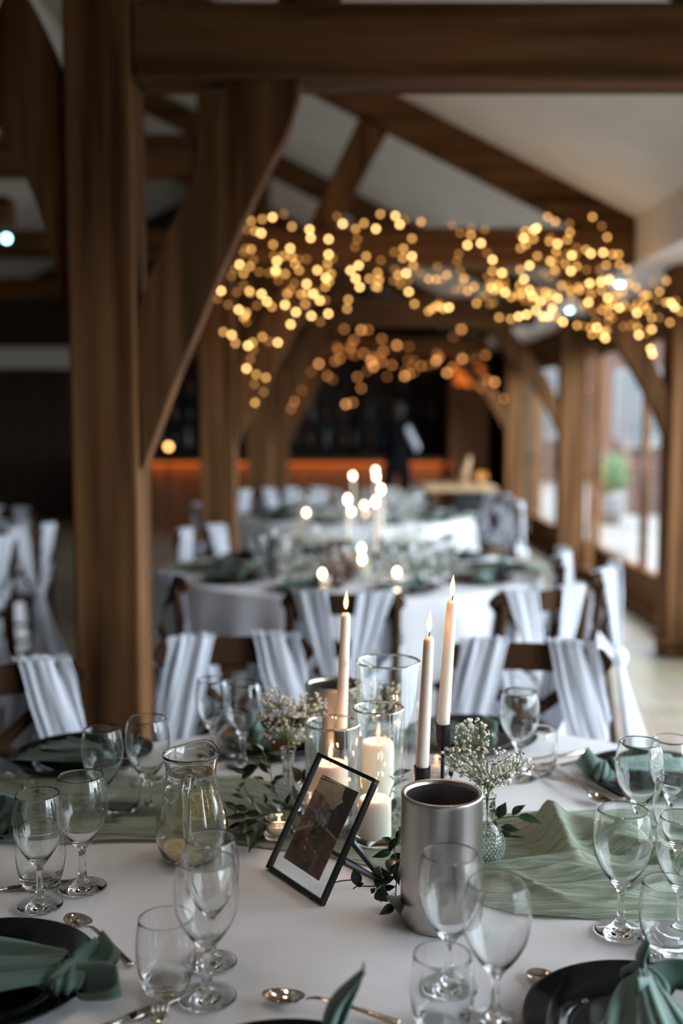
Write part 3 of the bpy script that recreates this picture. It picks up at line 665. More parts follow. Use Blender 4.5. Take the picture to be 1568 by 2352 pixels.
PT = [(0,0.0),(0.024,0.0),(0.0275,0.0015),(0.0300,0.006),(0.0345,0.020),(0.0378,0.036),(0.0390,0.052),(0.0385,0.068),(0.0368,0.084),(0.0350,0.0950),(0.0343,0.0960),(0.0336,0.0950),(0.0353,0.084),(0.0370,0.068),(0.0374,0.052),(0.0358,0.036),(0.0318,0.021),(0.0255,0.0145),(0.012,0.013),(0,0.0128)]
def tumbler(label, n=56, group=None):
    t = thing('tumbler', label, 'glass', group=group); p = smoothprof(PT, 3)
    MB().lathe(p[:3*4+1], n).build('base', glass_m, t); MB().lathe(p[3*4:], n).build('bowl', glass_m, t)
    return t
wg_small = wg_big = tb0 = None
glasses = []
def put_wine(px, py, label, big=True, rz=0.0):
    global wg_small, wg_big
    p = on(px, py); p.z = TT+0.0005; src = wg_big if big else wg_small
    if src is None:
        src = wine_glass(label, sx=1.06 if big else 0.97)
        if big: wg_big = src; src.scale = (1,1,1.02)
        else: wg_small = src; src.scale = (1,1,0.985)
        src.location = p
    else: src = dup(src, p, rz, label)
    glasses.append((p.x, p.y))
def put_tumb(px, py, label):
    global tb0
    p = on(px, py); p.z = TT+0.0005
    if tb0 is None: tb0 = tumbler(label); tb0.location = p
    else: dup(tb0, p, 0.3, label)
put_wine(92, 2082, 'wine glass nearest the left edge, in front of a tumbler', False)
put_wine(190, 2040, 'wine glass just right of the one nearest the left edge')
put_wine(238, 1888, 'wine glass behind and left of the jug, the more left of two', False)
put_wine(341, 1868, 'wine glass directly left of the jug, in front of the pale post edge')
put_wine(487, 2213, 'rear one of the two overlapping wine glasses before the jug', False)
put_wine(476, 2293, 'front one of the two overlapping wine glasses before the jug')
put_wine(1424, 2141, 'large wine glass in front of the green runner, left of the right-hand group')
put_wine(1464, 1938, 'wine glass standing in front of the right-hand dark plate')
put_wine(1536, 1918, 'wine glass at the right edge beside the dark plate, behind another', False)
put_wine(1562, 2150, 'wine glass cut by the right edge, beside the green runner', False)
put_wine(1551, 2040, 'wine glass at the right edge whose foot stands on the runner', False)
put_wine(1031, 2272, 'wine glass in front of the steel cooler, behind a tumbler')
put_wine(1137, 2356, 'wine glass nearest the bottom edge, right of the steel cooler')
put_wine(1190, 1787, 'wine glass behind the right-hand white flowers')
put_wine(559, 1760, 'far wine glass left of the white flowers, the more right of two')
put_wine(489, 1742, 'far wine glass behind the jug, the more left of two', False)
put_tumb(95, 2034, 'short tumbler behind the wine glass nearest the left edge')
put_tumb(278, 1868, 'short tumbler between the two wine glasses behind the jug')
put_tumb(382, 2272, 'short tumbler standing alone at bottom left, beside overlapping wine glasses')
put_tumb(1530, 2180, 'short tumbler in front of the right-hand wine glasses')
put_tumb(1014, 2367, 'short tumbler cut by the bottom edge, below the steel cooler')
put_tumb(1236, 1778, 'short tumbler on the right, behind the white flowers')
put_tumb(527, 1738, 'far tumbler behind the jug, among the wine glasses')

# ================================================================ THE JUG
p = on(441, 1974); p.z = TT+0.0005
jug = thing('glass_jug', 'glass water jug with iced lemon water, left of the framed photo', 'jug', p)
PO = [(0,0.0),(0.036,0.0),(0.043,0.003),(0.052,0.016),(0.0592,0.036),(0.0610,0.052),(0.0585,0.074),(0.0525,0.098),(0.0462,0.120),(0.0425,0.140),(0.0418,0.156),(0.0440,0.170),(0.0468,0.182)]
PI_ = [(0.0450,0.1825),(0.0420,0.171),(0.0393,0.156),(0.0400,0.140),(0.0437,0.120),(0.0500,0.098),(0.0560,0.074),(0.0584,0.052),(0.0566,0.036),(0.0492,0.0185),(0.040,0.0085),(0.020,0.007),(0,0.007)]
pr = smoothprof(PO+PI_, 3)
jb = MB(); jb.lathe(pr, 64)
vs = []
for x, y, z in jb.v:                        # pulled-out spout at the back right
    a = math.atan2(y, x); k = max(0, math.cos(a-1.25))**4*max(0, (z-0.145)/0.037)**1.8
    vs.append((x+0.012*k*math.cos(1.25), y+0.012*k*math.sin(1.25), z+0.005*k))
jb.v = vs; jb.build('body', glass_m, jug)
MB().tube(curve3([(0.003,-0.0405,0.155),(0.003,-0.058,0.158),(0.003,-0.076,0.145),(0.004,-0.081,0.115),(0.004,-0.078,0.085),(0.004,-0.066,0.062),(0.004,-0.060,0.056)],5), 0.0068, 16, up=(1,0,0)).build('handle', glass_m, jug)
MB().lathe([(0.0458,0.1765),(0.0472,0.178),(0.0466,0.1795),(0.0458,0.179)], 64).build('rim_bead', glass_m, jug)
wp = [(0,0.0072),(0.020,0.0072),(0.0398,0.0088),(0.0490,0.0187),(0.0564,0.0362),(0.0582,0.052),(0.0558,0.074),(0.0498,0.098),(0.0435,0.120),(0.0398,0.140),(0.0391,0.152),(0.036,0.1525),(0,0.1522)]
o = MB().lathe(smoothprof(wp[:11],3)+wp[11:], 64).build('iced_water', water_m); o.location = p; tag(o, 'lemon water filling the glass jug', 'water')
def lemon(loc, rx, ry, rz, label):
    t = thing('lemon_slice', label, 'lemon'); t.location = loc; t.rotation_euler = (rx, ry, rz)
    MB().lathe([(0.0235,-0.002),(0.0255,-0.002),(0.0255,0.002),(0.0235,0.002),(0.0235,-0.002)], 32).build('peel', lemon_skin, t)
    MB().lathe([(0,-0.0019),(0.0236,-0.0019),(0.0236,0.0019),(0,0.0019)], 32).build('pith', lemon_pith, t, angle=30)
    for k in range(8):
        a0 = 2*PI*k/8+.08; a1 = 2*PI*(k+1)/8-.08
        MB().prism([(0.004*math.cos((a0+a1)/2),0.004*math.sin((a0+a1)/2),-0.0023)]+[(0.0190*math.cos(a0+(a1-a0)*j/4),0.0190*math.sin(a0+(a1-a0)*j/4),-0.0023) for j in range(5)], (0,0,0.0046)).build('segment', lemon_flesh, t, smooth=False)
lemon(p+Vector((0.014,-0.018,0.100)), R(78), R(8), R(10), 'lemon slice floating upright near the jug handle')
lemon(p+Vector((-0.012,-0.008,0.024)), R(25), R(14), 0, 'lemon slice lying at the bottom of the jug')
rn = random.Random(8)
for k, (x, y, z) in enumerate(((-0.02,0.015,0.140),(0.012,0.018,0.142),(0.0,-0.018,0.138),(-0.026,-0.008,0.112))):
    M = Matrix.Rotation(rn.uniform(0,3),4,(rn.random(),rn.random(),1)); q = MB().box(-.009,.009,-.009,.009,-.009,.009,M).build('ice_cube', ice_m, bevel=0.003)
    q.location = p+Vector((x,y,z)); tag(q, 'ice cube floating near the top of the water jug', 'ice', 'ice cubes in the water jug')

# ================================================================ STEEL COOLERS
def cooler(px, py, label):
    q = on(px, py); t = thing('wine_cooler', label, 'wine cooler', (q.x, q.y, TT+0.0005))
    MB().lathe(smoothprof([(0,0.0),(0.052,0.0),(0.0575,0.003),(0.0598,0.010)],3)+[(0.0600,0.05),(0.0600,0.12),(0.0600,0.187),(0.0603,0.1895),(0.0600,0.192)], 96).build('outer_wall', steel, t)
    MB().lathe([(0.0600,0.192),(0.0592,0.1940),(0.0560,0.1945),(0.0535,0.1925),(0.0525,0.1880)], 96).build('rim', steel, t)
    MB().lathe([(0.0525,0.1880),(0.0525,0.10),(0.0525,0.012),(0.045,0.008),(0,0.008)], 96).build('inner_wall', steel, t)
    return t
cooler(1012, 2112, 'brushed steel wine cooler standing in front of the candles')
cooler(768, 1778, 'steel wine cooler at the back of the table, behind the left taper')

# ================================================================ CANDLES
def flame(parent, x, y, z, s=1.0, lean=0.0, glow=0.12):
    pr_ = [(0,0),(0.0022,0.002),(0.0042,0.008),(0.0046,0.013),(0.0036,0.021),(0.0017,0.030),(0,0.036)]
    b = MB(); b.lathe([(a*s, zz*s) for a, zz in smoothprof(pr_,3)], 16); b.v = [(vx+x+lean*(vz/0.036)**2*0.004, vy+y, vz+z+0.005*s) for vx, vy, vz in b.v]
    b.build('flame', flame_core, parent)
    l = bpy.data.lights.new('flame_light', 'POINT'); l.energy = glow*3.2; l.color = (1.0,0.47,0.22); l.shadow_soft_size = 0.006
    o = bpy.data.objects.new('flame_light', l); C.objects.link(o); o.parent = parent; o.location = (x+0.0, y, z+0.022*s)
def wick(parent, x, y, z, h=0.008, m=wick_m): MB().tube([(x,y,z-0.001),(x+0.0005,y,z+h*0.6),(x+0.0015,y,z+h)], 0.0008, 6).build('wick', m, parent)
def taper(pxb, pyb, Y, pxt, pyt, holder_base_z, label, hlabel, glow=0.10, r0=0.011, r1=0.0085):
    a = at(pxb, pyb, Y); c = at(pxt, pyt, Y)
    t = thing('taper_candle', label, 'candle', a); d = c-a
    MB().tube([(0,0,-0.008),d*0.02,d*0.5,d*0.97,d], [r0*0.95,r0,(r0+r1)/2,r1,r1*0.75], 24).build('wax', wax_m, t)
    wick(t, d.x, d.y, d.z); flame(t, d.x, d.y, d.z+0.002, 1.0, 0.5, glow)
    h = thing('candle_holder', hlabel, 'candle holder', (a.x, a.y, TT+0.0005)); z = a.z-TT
    MB().lathe([(0,0),(0.038,0),(0.040,0.002),(0.038,0.004),(0.006,0.006),(0,0.006)], 40).build('base', black_metal, h, angle=40)
    MB().tube([(0,0,0.005),(0,0,z-0.034)], 0.0034, 12).build('stem', black_metal, h)
    MB().lathe([(0,z-0.036),(0.0125,z-0.036),(0.0135,z-0.034),(0.0135,z),(0.0118,z),(0.0115,z-0.012),(0,z-0.012)], 32).build('cup', black_metal, h, angle=40)
    return t
taper(783, 1676, 1.97, 794, 1408, 0, 'lit ivory taper candle at left, lowest flame left of the vases', 'black candle holder half hidden behind the glass vases')
taper(969, 1760, 1.70, 985, 1462, 0, 'lit ivory taper candle in the middle, just behind the steel cooler', 'black candle holder directly behind the steel cooler')
taper(1017, 1662, 1.73, 1038, 1379, 0, 'tallest lit ivory taper candle, behind the steel cooler at right', 'tall black candle holder with thin stem under the tallest taper')
def hurricane(x, y, r, h, label):
    t = thing('hurricane_vase', label, 'vase', (x, y, TT+0.003))
    MB().lathe([(0,0),(r-0.004,0),(r,0.004),(r,h-0.002),(r-0.0012,h),(r-0.0028,h),(r-0.004,h-0.002),(r-0.004,0.010),(r-0.010,0.006),(0,0.006)], 72).build('cylinder', vase_m, t, angle=40)
    q = MB(); 
    for zz in (h-0.001,): q.lathe([(r-0.0042,zz-0.0014),(r-0.0042,zz+0.0012),(r-0.002,zz+0.0022),(r+0.0002,zz+0.0012),(r+0.0002,zz-0.0014)], 72)
    q.build('rim', glass_m, t)
    MB().lathe([(0,0.0005),(r-0.001,0.0005),(r-0.0006,0.006),(r-0.005,0.009),(0,0.009)], 72).build('thick_base', glass_m, t)
    return t
def pillar(x, y, r, h, label, glow=0.16):
    t = thing('pillar_candle', label, 'candle', (x, y, TT+0.0125))
    MB().lathe(smoothprof([(0,0),(r*0.93,0),(r,0.004)],3)+[(r,h*0.5)]+smoothprof([(r,h-0.012),(r*0.96,h-0.004),(r*0.82,h),(r*0.45,h-0.0035),(0,h-0.005)],4), 56).build('wax', wax_m, t)
    wick(t, 0, 0, h-0.004, 0.010); flame(t, 0.001, 0, h+0.001, 0.9, 0.6, glow)
q = on(868, 1931); hurricane(q.x, q.y, 0.0450, 0.237, 'clear cylinder vase in the middle, holding the shorter pillar candle')
q2 = at(860, 1833, q.y); pillar(q2.x, q.y-0.006, 0.0290, 0.068, 'short lit white pillar candle just right of the photo frame')
q = on(764, 1905); hurricane(q.x, q.y, 0.0500, 0.195, 'shortest clear cylinder vase, behind the photo frame')
q2 = at(757, 1752, q.y); pillar(q2.x, q.y, 0.0330, 0.112, 'lit white pillar candle behind the top of the photo frame')
q = on(890, 1866); hurricane(q.x, q.y, 0.0600, 0.288, 'tallest clear cylinder vase, at the back')
q2 = at(862, 1712, q.y); pillar(q2.x+0.004, q.y+0.002, 0.0310, 0.125, 'taller lit white pillar candle inside the back vase')
def tealight(px, py, label, lit=True, s=1.0, glow=0.06):
    q = on(px, py); t = thing('tealight_holder', label, 'candle', (q.x, q.y, TT+0.004)); t.scale = (s,s,s)
    MB().lathe(smoothprof([(0,0),(0.020,0),(0.0265,0.004),(0.0285,0.012),(0.0280,0.020),(0.0255,0.027),(0.0265,0.031),(0.0272,0.034),(0.0255,0.0355),(0.0240,0.034),(0.0232,0.028),(0.0250,0.020),(0.0248,0.013),(0.018,0.009),(0,0.008)],2), 48).build('glass_cup', glass_m, t)
    rb = MB()
    for zz in (0.029, 0.0335): rb.lathe([(0.0270+0.0010*math.cos(a), zz+0.0010*math.sin(a)) for a in [PI*2*k/6 for k in range(7)]], 40)
    rb.build('rim_ridge', glass_m, t)
    MB().lathe([(0,0.0095),(0.0185,0.0095),(0.0190,0.011),(0.0190,0.0215),(0.0175,0.0225),(0,0.0215)], 32).build('wax', wax_m, t)
    wick(t, 0, 0, 0.022, 0.005)
    if lit: flame(t, 0, 0, 0.0225, 0.52, 0, glow)
tealight(641, 1928, 'small lit tealight in ribbed glass, left of the photo frame')
tealight(1002, 1784, 'small glass tealight behind the middle taper, above the cooler')
tealight(712, 1868, 'tealight hidden behind the picture glass, beside leaves', True, 0.9)
tealight(1122, 1690, 'tiny lit tealight at the back, beside the right-hand flowers', True, 0.7)

# ================================================================ PHOTO FRAME
BL, BR, TR, TL = on(611,1996), on(738,2082), None, None
ub = (BR-BL); FW = ub.length; ub.normalize(); nb = Vector((-ub.y, ub.x, 0))   # away from the camera
FH = 0.204; tau = R(30.6); vb = nb*math.sin(tau)+Vector((0,0,math.cos(tau))); nf = ub.cross(vb).normalized()  # toward the camera
if nf.y > 0: nf = -nf
FO = BL.copy(); FO.z = TT+0.003
def fp(s, t_, d=0.0): return ub*s+vb*t_+nf*d           # local point on the frame plane
def fpx(px, py, d=0.0):                                 # where a pixel's ray meets that plane
    r_ = ray(px, py); o0 = Vector((0,0,CAMZ)); k = (FO-o0).dot(nf)/r_.dot(nf); return (o0+r_*k)-FO+nf*d
fr = thing('photo_frame', 'slim black metal photo frame leaning back before the candles', 'photo frame', FO)
bwid = 0.0062
for (a0, a1, b0, b1) in ((0,FW,0,bwid),(0,FW,FH-bwid,FH),(0,bwid,bwid,FH-bwid),(FW-bwid,FW,bwid,FH-bwid)):
    MB().prism([fp(a0,b0,0.002),fp(a1,b0,0.002),fp(a1,b1,0.002),fp(a0,b1,0.002)], -nf*0.010).build('frame_bar', black_metal, fr, smooth=False, bevel=0.0008)
MB().prism([fp(bwid*.6,bwid*.6,-0.0052),fp(FW-bwid*.6,bwid*.6,-0.0052),fp(FW-bwid*.6,FH-bwid*.6,-0.0052),fp(bwid*.6,FH-bwid*.6,-0.0052)], -nf*0.0016).build('back_glass', pane_m, fr, smooth=False)
MB().prism([fp(bwid*.6,bwid*.6,0.0),fp(FW-bwid*.6,bwid*.6,0.0),fp(FW-bwid*.6,FH-bwid*.6,0.0),fp(bwid*.6,FH-bwid*.6,0.0)], -nf*0.0016).build('front_glass', pane_m, fr, smooth=False)
# easel: two legs from mid height to a foot bar on the table, with flat stays
foot = nb*0.125
def bar(a_, c_, r_=0.0052, nm='easel_leg'): MB().tube([a_, c_], r_, 4).build(nm, black_metal, fr, smooth=False)
for s in (0.006, FW-0.006):
    mid = fp(s, FH*0.50, -0.012); ft = ub*s+foot+Vector((0,0,0.001)); bar(mid, ft)
    lo = fp(s, FH*0.34, -0.012); bar(lo, ft, 0.0048, 'easel_stay')
bar(ub*0.004+foot, ub*(FW-0.004)+foot, 0.0045, 'easel_foot')
# the photograph: a flat print, built as flat shapes
Z4 = lambda x, y: (640+x/6.533, 1760+y/6.533)
def pq(x, y, d): return fpx(*Z4(x, y), d)
ph = None
def art(name, pts, m, d, parent=None):
    b = MB(); b.add([pq(x, y, d) for x, y in pts], [tuple(range(len(pts)))]); return b.build(name, m, parent, smooth=False)
def pm(name, c1, c2, sc=60, lo=.35, hi=.65): 
    m = noisy(mat(name, c1, 0.55, spec=0.15), c1, c2, (sc,sc,sc), 8, 0, lo, hi); return m
quad = [(45,1360),(572,1708),(1172,378),(630,110)]
pb = MB(); pb.prism([pq(x,y,-0.0036) for x,y in quad], -nf*0.0010); ph = pb.build('photo_print', pm('print_ground', (0.0820,0.0456,0.0364), (0.2052,0.1095,0.0867), 50), fr, smooth=False)
print_lay = [
 ('print_sky', [(630,110),(1172,378),(1120,500),(960,520),(860,575),(790,640),(620,640),(520,560),(470,500)], pm('print_sky_tone', (0.5928,0.3876,0.2828), (0.8500,0.6384,0.4788), 40)),
 ('print_cloud_line', [(628,118),(700,140),(810,200),(690,168)], pm('print_dark_line', (0.0912,0.0547,0.0456), (0.2280,0.1368,0.1140), 200)),
 ('print_cloud_line', [(605,155),(700,190),(880,270),(760,235),(600,175)], None),
 ('print_field', [(520,330),(640,420),(700,520),(780,640),(620,660),(500,690),(400,640),(440,520)], pm('print_field_tone', (0.2280,0.1276,0.1048), (0.4788,0.2964,0.2280), 60)),
 ('print_hedge', [(985,300),(1172,378),(850,1095),(690,900),(720,760),(790,660),(870,575),(955,540),(925,480),(950,380)], pm('print_hedge_tone', (0.0319,0.0183,0.0137), (0.0729,0.0456,0.0364), 90)),
 ('print_wood', [(420,610),(560,690),(600,760),(520,860),(270,905)], pm('print_wood_tone', (0.0912,0.0547,0.0456), (0.2736,0.1641,0.1368), 120)),
 ('print_verge', [(245,915),(330,885),(520,850),(480,890),(380,925),(228,975)], pm('print_verge_tone', (0.4104,0.2508,0.2052), (0.5472,0.3648,0.3009), 80)),
 ('print_verge', [(655,885),(690,905),(855,1085),(835,1110),(660,925)], None),
 ('print_dog_body', [(600,720),(640,700),(700,740),(735,800),(700,860),(690,930),(600,960),(520,960),(440,1000),(430,1060),(420,1130),(395,1200),(370,1225),(350,1215),(385,1120),(410,1010),(430,960),(500,900),(560,830)], pm('print_coat', (0.0639,0.0456,0.0456), (0.1824,0.1368,0.1323), 150)),
 ('print_dog_belly', [(440,1040),(620,1090),(560,1180),(535,1260),(500,1290),(495,1250),(510,1180),(420,1110)], pm('print_coat_dark', (0.0456,0.0456,0.0273), (0.1003,0.0820,0.0456), 120)),
 ('print_dog_head', [(605,665),(640,625),(700,618),(760,640),(782,680),(765,730),(735,790),(690,825),(640,820),(610,780),(600,720)], pm('print_head', (0.1003,0.0867,0.0912), (0.2736,0.2371,0.2371), 150)),
 ('print_dog_ear', [(605,690),(612,640),(650,622),(640,650),(622,690)], pm('print_ear', (0.0273,0.0183,0.0183), (0.0547,0.0364,0.0364), 100)),
 ('print_dog_ear', [(730,625),(770,645),(788,690),(768,700),(745,665)], None),
 ('print_dog_brow', [(690,700),(745,715),(735,728),(700,712)], pm('print_tan', (0.5472,0.3420,0.2052), (0.7296,0.4560,0.2736), 100)),
 ('print_dog_chest', [(625,850),(670,830),(665,890),(640,920),(615,900)], pm('print_chest', (0.2280,0.1368,0.1368), (0.3648,0.2280,0.2280), 100)),
 ('print_dog_paw', [(350,1195),(385,1180),(392,1210),(375,1240),(350,1235)], pm('print_paw', (0.4560,0.2964,0.2280), (0.7296,0.5016,0.3648), 100)),
 ('print_dog_paw', [(498,1255),(530,1250),(538,1280),(515,1296),(496,1285)], None),
 ('print_dog_paw', [(385,1080),(410,1065),(412,1095),(392,1108)], None),
 ('print_sign', [(505,915),(650,960),(662,985),(600,1110),(585,1115),(450,1060),(450,1040),(490,925)], pm('print_slate', (0.0228,0.0183,0.0183), (0.0456,0.0364,0.0364), 80)),
]
last = None
for k, (nm, pts, m_) in enumerate(print_lay):
    m_ = m_ or last; last = m_; art(nm, pts, m_, -0.0034+0.00004*k, ph)
sp = MB(); rs = random.Random(5)
for _ in range(330):
    x = rs.uniform(120, 860); y = rs.uniform(700, 1640)
    # inside the print's lower part
    def side(a, c, p_): return (c[0]-a[0])*(p_[1]-a[1])-(c[1]-a[1])*(p_[0]-a[0])
    if side(quad[0],quad[1],(x,y)) > -6000 or side(quad[1],quad[2],(x,y)) > -6000 or side(quad[3],quad[0],(x,y)) > -6000: continue
    if 600 > y > 400: continue
    e = rs.uniform(1.2, 3.2); sp.add([pq(x-e,y,-0.0025),pq(x,y+e,-0.0025),pq(x+e,y,-0.0025),pq(x,y-e,-0.0025)], [(0,1,2,3)])
tag(sp.build('print_speckles', pm('print_speck', (0.2880,0.2240,0.1920), (0.5440,0.4320,0.3680), 80), ph, smooth=False), kind='stuff')
def text(body, x0, y0, x1, y1, h, m_, shear=0.0, name='lettering'):
    cu = bpy.data.curves.new(name, 'FONT'); cu.body = body; cu.size = 1.0; cu.shear = shear
    to = bpy.data.objects.new(name, cu); C.objects.link(to); bpy.context.view_layer.update()
    me = bpy.data.meshes.new_from_object(to.evaluated_get(bpy.context.evaluated_depsgraph_get())); bpy.data.objects.remove(to)
    a = pq(x0,y0,-0.0024); c = pq(x1,y1,-0.0024); ex = (c-a); wx = max(v.co.x for v in me.vertices); e2 = nf.cross(ex).normalized()
    if e2.z < 0: e2 = -e2
    hh = h/6.533/FPX*1.72
    for v in me.vertices: v.co = a+ex*(v.co.x/wx)+e2*(v.co.y*hh/0.72)
    me.materials.clear(); me.materials.append(m_)
    o = bpy.data.objects.new(name, me); C.objects.link(o); o.parent = ph
chalk = mat('print_chalk', (0.36,0.31,0.27), 0.8); gold = mat('print_gold', (0.36,0.24,0.12), 0.8)
text('TABLE', 536, 972, 612, 1008, 26, chalk); text('Seven', 478, 1062, 582, 1090, 46, gold, 0.35)
# ================================================================ RUNNER
def runner(T, label, rot=0.0, hump=True, seed=0, long=1.9, W=0.34):
    rn = random.Random(seed); t0 = [rn.uniform(0,6) for _ in range(6)]
    def base(x):
        if hump: return 1.985 + (1.735-1.985)*min(1, max(0, (x+0.20)/0.46))
        return T[1]
    def fn(u, v):
        x = T[0]-long/2+long*u if not hump else -0.86+1.82*u
        s = v-0.5; w_ = (W+(0.05*min(1,max(0,(x-0.1)/0.2)) if hump else 0))*(1.0+0.10*math.sin(5*x+t0[0])+0.04*math.sin(17*x+t0[1]))
        calm = 1.0
        if hump: calm = 0.12+0.88*max(min(1, max(0,(x-0.24)/0.12)), 0.5*min(1, max(0,(-x-0.16)/0.1)))
        y = base(x)+s*w_+0.012*math.sin(9*x+t0[2]+3*s)
        nv = noise.fractal(Vector((x*3.0+seed, s*11, 3.1)), 1.0, 2.0, 4)
        z = 0.0015+calm*(0.006+0.007*nv+0.0022*math.sin(60*s+8*math.sin(4*x)+t0[3])+0.006*noise.noise(Vector((x*5, s*34, 9)))+0.003*noise.noise(Vector((x*9, s*70, 2))))
        if hump:
            # big loose folds by the right-hand glasses
            def bumpf(cx_, cy_, ang, la, lb, h):
                dx, dy = x-cx_, y-cy_; a = dx*math.cos(ang)+dy*math.sin(ang); b = -dx*math.sin(ang)+dy*math.cos(ang)
                return h*math.exp(-(a/la)**2-abs(b/lb)**1.8)
            z += bumpf(0.375,1.80,R(98),0.080,0.022,0.048)+bumpf(0.46,1.80,R(-30),0.12,0.026,0.040)+bumpf(0.33,1.70,R(4),0.12,0.014,0.020)+bumpf(0.53,1.72,R(-35),0.10,0.016,0.026)+bumpf(0.42,1.655,R(-12),0.10,0.012,0.016)+bumpf(0.47,1.60,R(25),0.06,0.014,0.014)+bumpf(0.30,1.63,R(-50),0.06,0.012,0.010)
        z = max(z, 0.0012)
        return Vector((x, y, TT+z))
    b = MB(); b.grid(fn, 420 if hump else 60, 150 if hump else 16)
    o = b.build('table_runner', runner_m); return tag(o, label, 'table runner')
runner(T1, 'crumpled sage green gauze runner across the nearest table')
runner(T2, 'sage green runner on the second table', hump=False, seed=2)
runner(T3, 'sage green runner on the third table', hump=False, seed=5)

# ================================================================ PLACE SETTINGS
PP = [(0,0.0),(0.09,0.0),(0.10,0.002),(0.112,0.008),(0.140,0.0145),(0.150,0.0165),(0.151,0.0180),(0.1495,0.0188),(0.138,0.0165),(0.110,0.0105),(0.098,0.0055),(0.088,0.0045),(0,0.0045)]
plate_me = None
def plate(x, y, label, group=None, n=96):
    global plate_me
    if plate_me is None:
        o = MB().lathe(smoothprof(PP,3), n).build('charger_plate', plate_m); plate_me = o
    else: o = plate_me.copy(); C.objects.link(o)
    o.location = (x, y, TT+0.0006); tag(o, label, 'plate', group); return o
def leaf_shape(L_, W_, cup, bend, nu=14, nv=9, twist=0.0):
    b = MB()
    def fn(u, v):
        s = (v-0.5)*2; w_ = W_*math.sin(PI*min(1, u**0.8))**0.8*(1 if u < 1 else 0)
        return Vector((s*w_+0.1*W_*math.sin(9*u), cup*abs(s)*w_+0.02*math.sin(3*s), L_*u)) + Vector((bend*u*u*L_, 0, 0)) if True else None
    b.grid(fn, nu, nv); return b
def napkin(x, y, rz, label, group=None, s=1.0, z=TT+0.02, tails=None):
    t = thing('knotted_napkin', label, 'napkin', (x, y, z), rz, group); t.scale = (s,s,s)
    sd = abs(hash((round(x,3), round(y,3)))) % 97*0.37
    def body(u, v):                              # long end: gathered at the knot, fanning out over the plate
        yy = -0.012-0.19*v; w_ = 0.016+0.062*v**0.75; s_ = (u-0.5)*2
        rid = noise.noise(Vector((s_*2.6+sd, v*0.8, sd)))+0.5*noise.noise(Vector((s_*6+sd, v*1.2, 7)))
        return Vector((s_*w_+0.02*v*v, yy+0.01*s_*s_*v, 0.004+0.018*(1-v)*(1-0.8*s_*s_)+0.013*rid*(0.35+0.65*v)-0.008*v))
    MB().grid(body, 48, 26).build('fanned_end', napkin_m, t, solid=0.0016)
    def body2(u, v):
        p_ = body(u, v*0.82); return Vector((p_.x*0.8-0.012-0.02*v, p_.y, p_.z+0.009+0.004*math.sin(5*u+sd)))
    MB().grid(body2, 40, 20).build('fanned_end', napkin_m, t, solid=0.0016)
    # knot: two pleated bands wrapped over each other
    def band(tilt, r0, wd, sq, ph, z0):
        M = Matrix.Translation((0,0,z0)) @ Matrix.Rotation(tilt, 4, 'Z')
        def fn(u, v):
            a = 2*PI*u; c = (v-0.5)*2
            r_ = r0*(1+0.10*math.sin(2*a+ph))+0.0042*math.cos(c*PI*0.5)+0.0022*math.sin(6.5*c+1.5*math.sin(a+ph))+0.0025*noise.noise(Vector((a*1.2, c*2, ph)))
            return M @ Vector((r_*math.cos(a)*1.1, c*wd*(0.8+0.35*math.sin(a*0.5+ph)**2)+0.004*math.sin(a*2), r_*math.sin(a)*sq))
        b = MB(); b.grid(fn, 56, 16, True); b.build('knot_wrap', napkin_m, t, solid=0.0014)
    band(0.35, 0.0185, 0.017, 0.72, 0.7, 0.004); band(-0.75, 0.0215, 0.0125, 0.85, 2.4, 0.006)
    b = MB(); b.ball((0,0,0.003), 0.0165, 20, 12, None, (1.25,0.9,0.8)); b.build('knot_core', napkin_m, t)
    for (L_, W_, rx, ry, rzz, cu, bd) in (tails or ((0.058,0.0125,-20,6,10,0.9,0.18),(0.070,0.019,-72,10,-50,0.6,-0.1))):
        tb = leaf_shape(L_, W_, cu, bd, 16, 11); o = tb.build('tail', napkin_m, t, solid=0.0012); o.location = (0.0,0.006,0.008); o.rotation_euler = (R(rx),R(ry),R(rzz))
    return t
def cream_card(x, y, rz, label, group=None):
    b = MB(); vs = []; n = 40
    b.prism([(0.055*math.cos(2*PI*k/n), 0.040*math.sin(2*PI*k/n), 0) for k in range(n)], (0,0,0.003)); o = b.build('oval_card', cream_m, smooth=False)
    o.location = (x, y, TT+0.0075); o.rotation_euler = (0,0,rz); return tag(o, label, 'card', group)
def setting(px, py, who, kn, bd, card=True, tails=None, s=1.0):
    q = on(px, py); plate(q.x, q.y, 'black glazed charger plate '+who)
    k = on(kn[0], kn[1], TT+0.036); e = on(bd[0], bd[1], TT+0.03); rz = math.atan2(e.y-k.y, e.x-k.x)+PI/2
    napkin(k.x, k.y, rz, 'knotted sage green napkin on the charger '+who, None, s, TT+0.022, tails)
    if card:
        d = Vector((T1[0]-q.x, T1[1]-q.y)).normalized(); cream_card(q.x-d.x*0.055+0.02, q.y-d.y*0.04, 0.5, 'cream oval card on the charger '+who)
    return q
s1 = setting(-42, 2262, 'at the bottom left corner', (158,2232), (-60,2215), True, ((0.075,0.020,-80,0,-8,0.5,0.1),(0.062,0.021,-58,-30,35,0.7,0.0),(0.05,0.018,-50,20,80,0.6,0.0)))
s2 = setting(1490, 2385, 'at the bottom right corner', (1482,2248), (1525,2420), False, ((0.060,0.0095,0,0,5,0.8,0.0),(0.070,0.018,-74,14,-78,0.6,0.1),(0.075,0.017,-75,0,165,0.6,0.0)))
s3 = setting(1510, 1792, 'on the right, behind the wine glasses', (1383,1762), (1560,1745), True, ((0.050,0.011,-48,0,-10,0.8,0.1),(0.035,0.013,-70,10,-60,0.6,0.0)))
s4 = setting(193, 1745, 'on the left, behind the wine glasses', (238,1738), (85,1708), True)
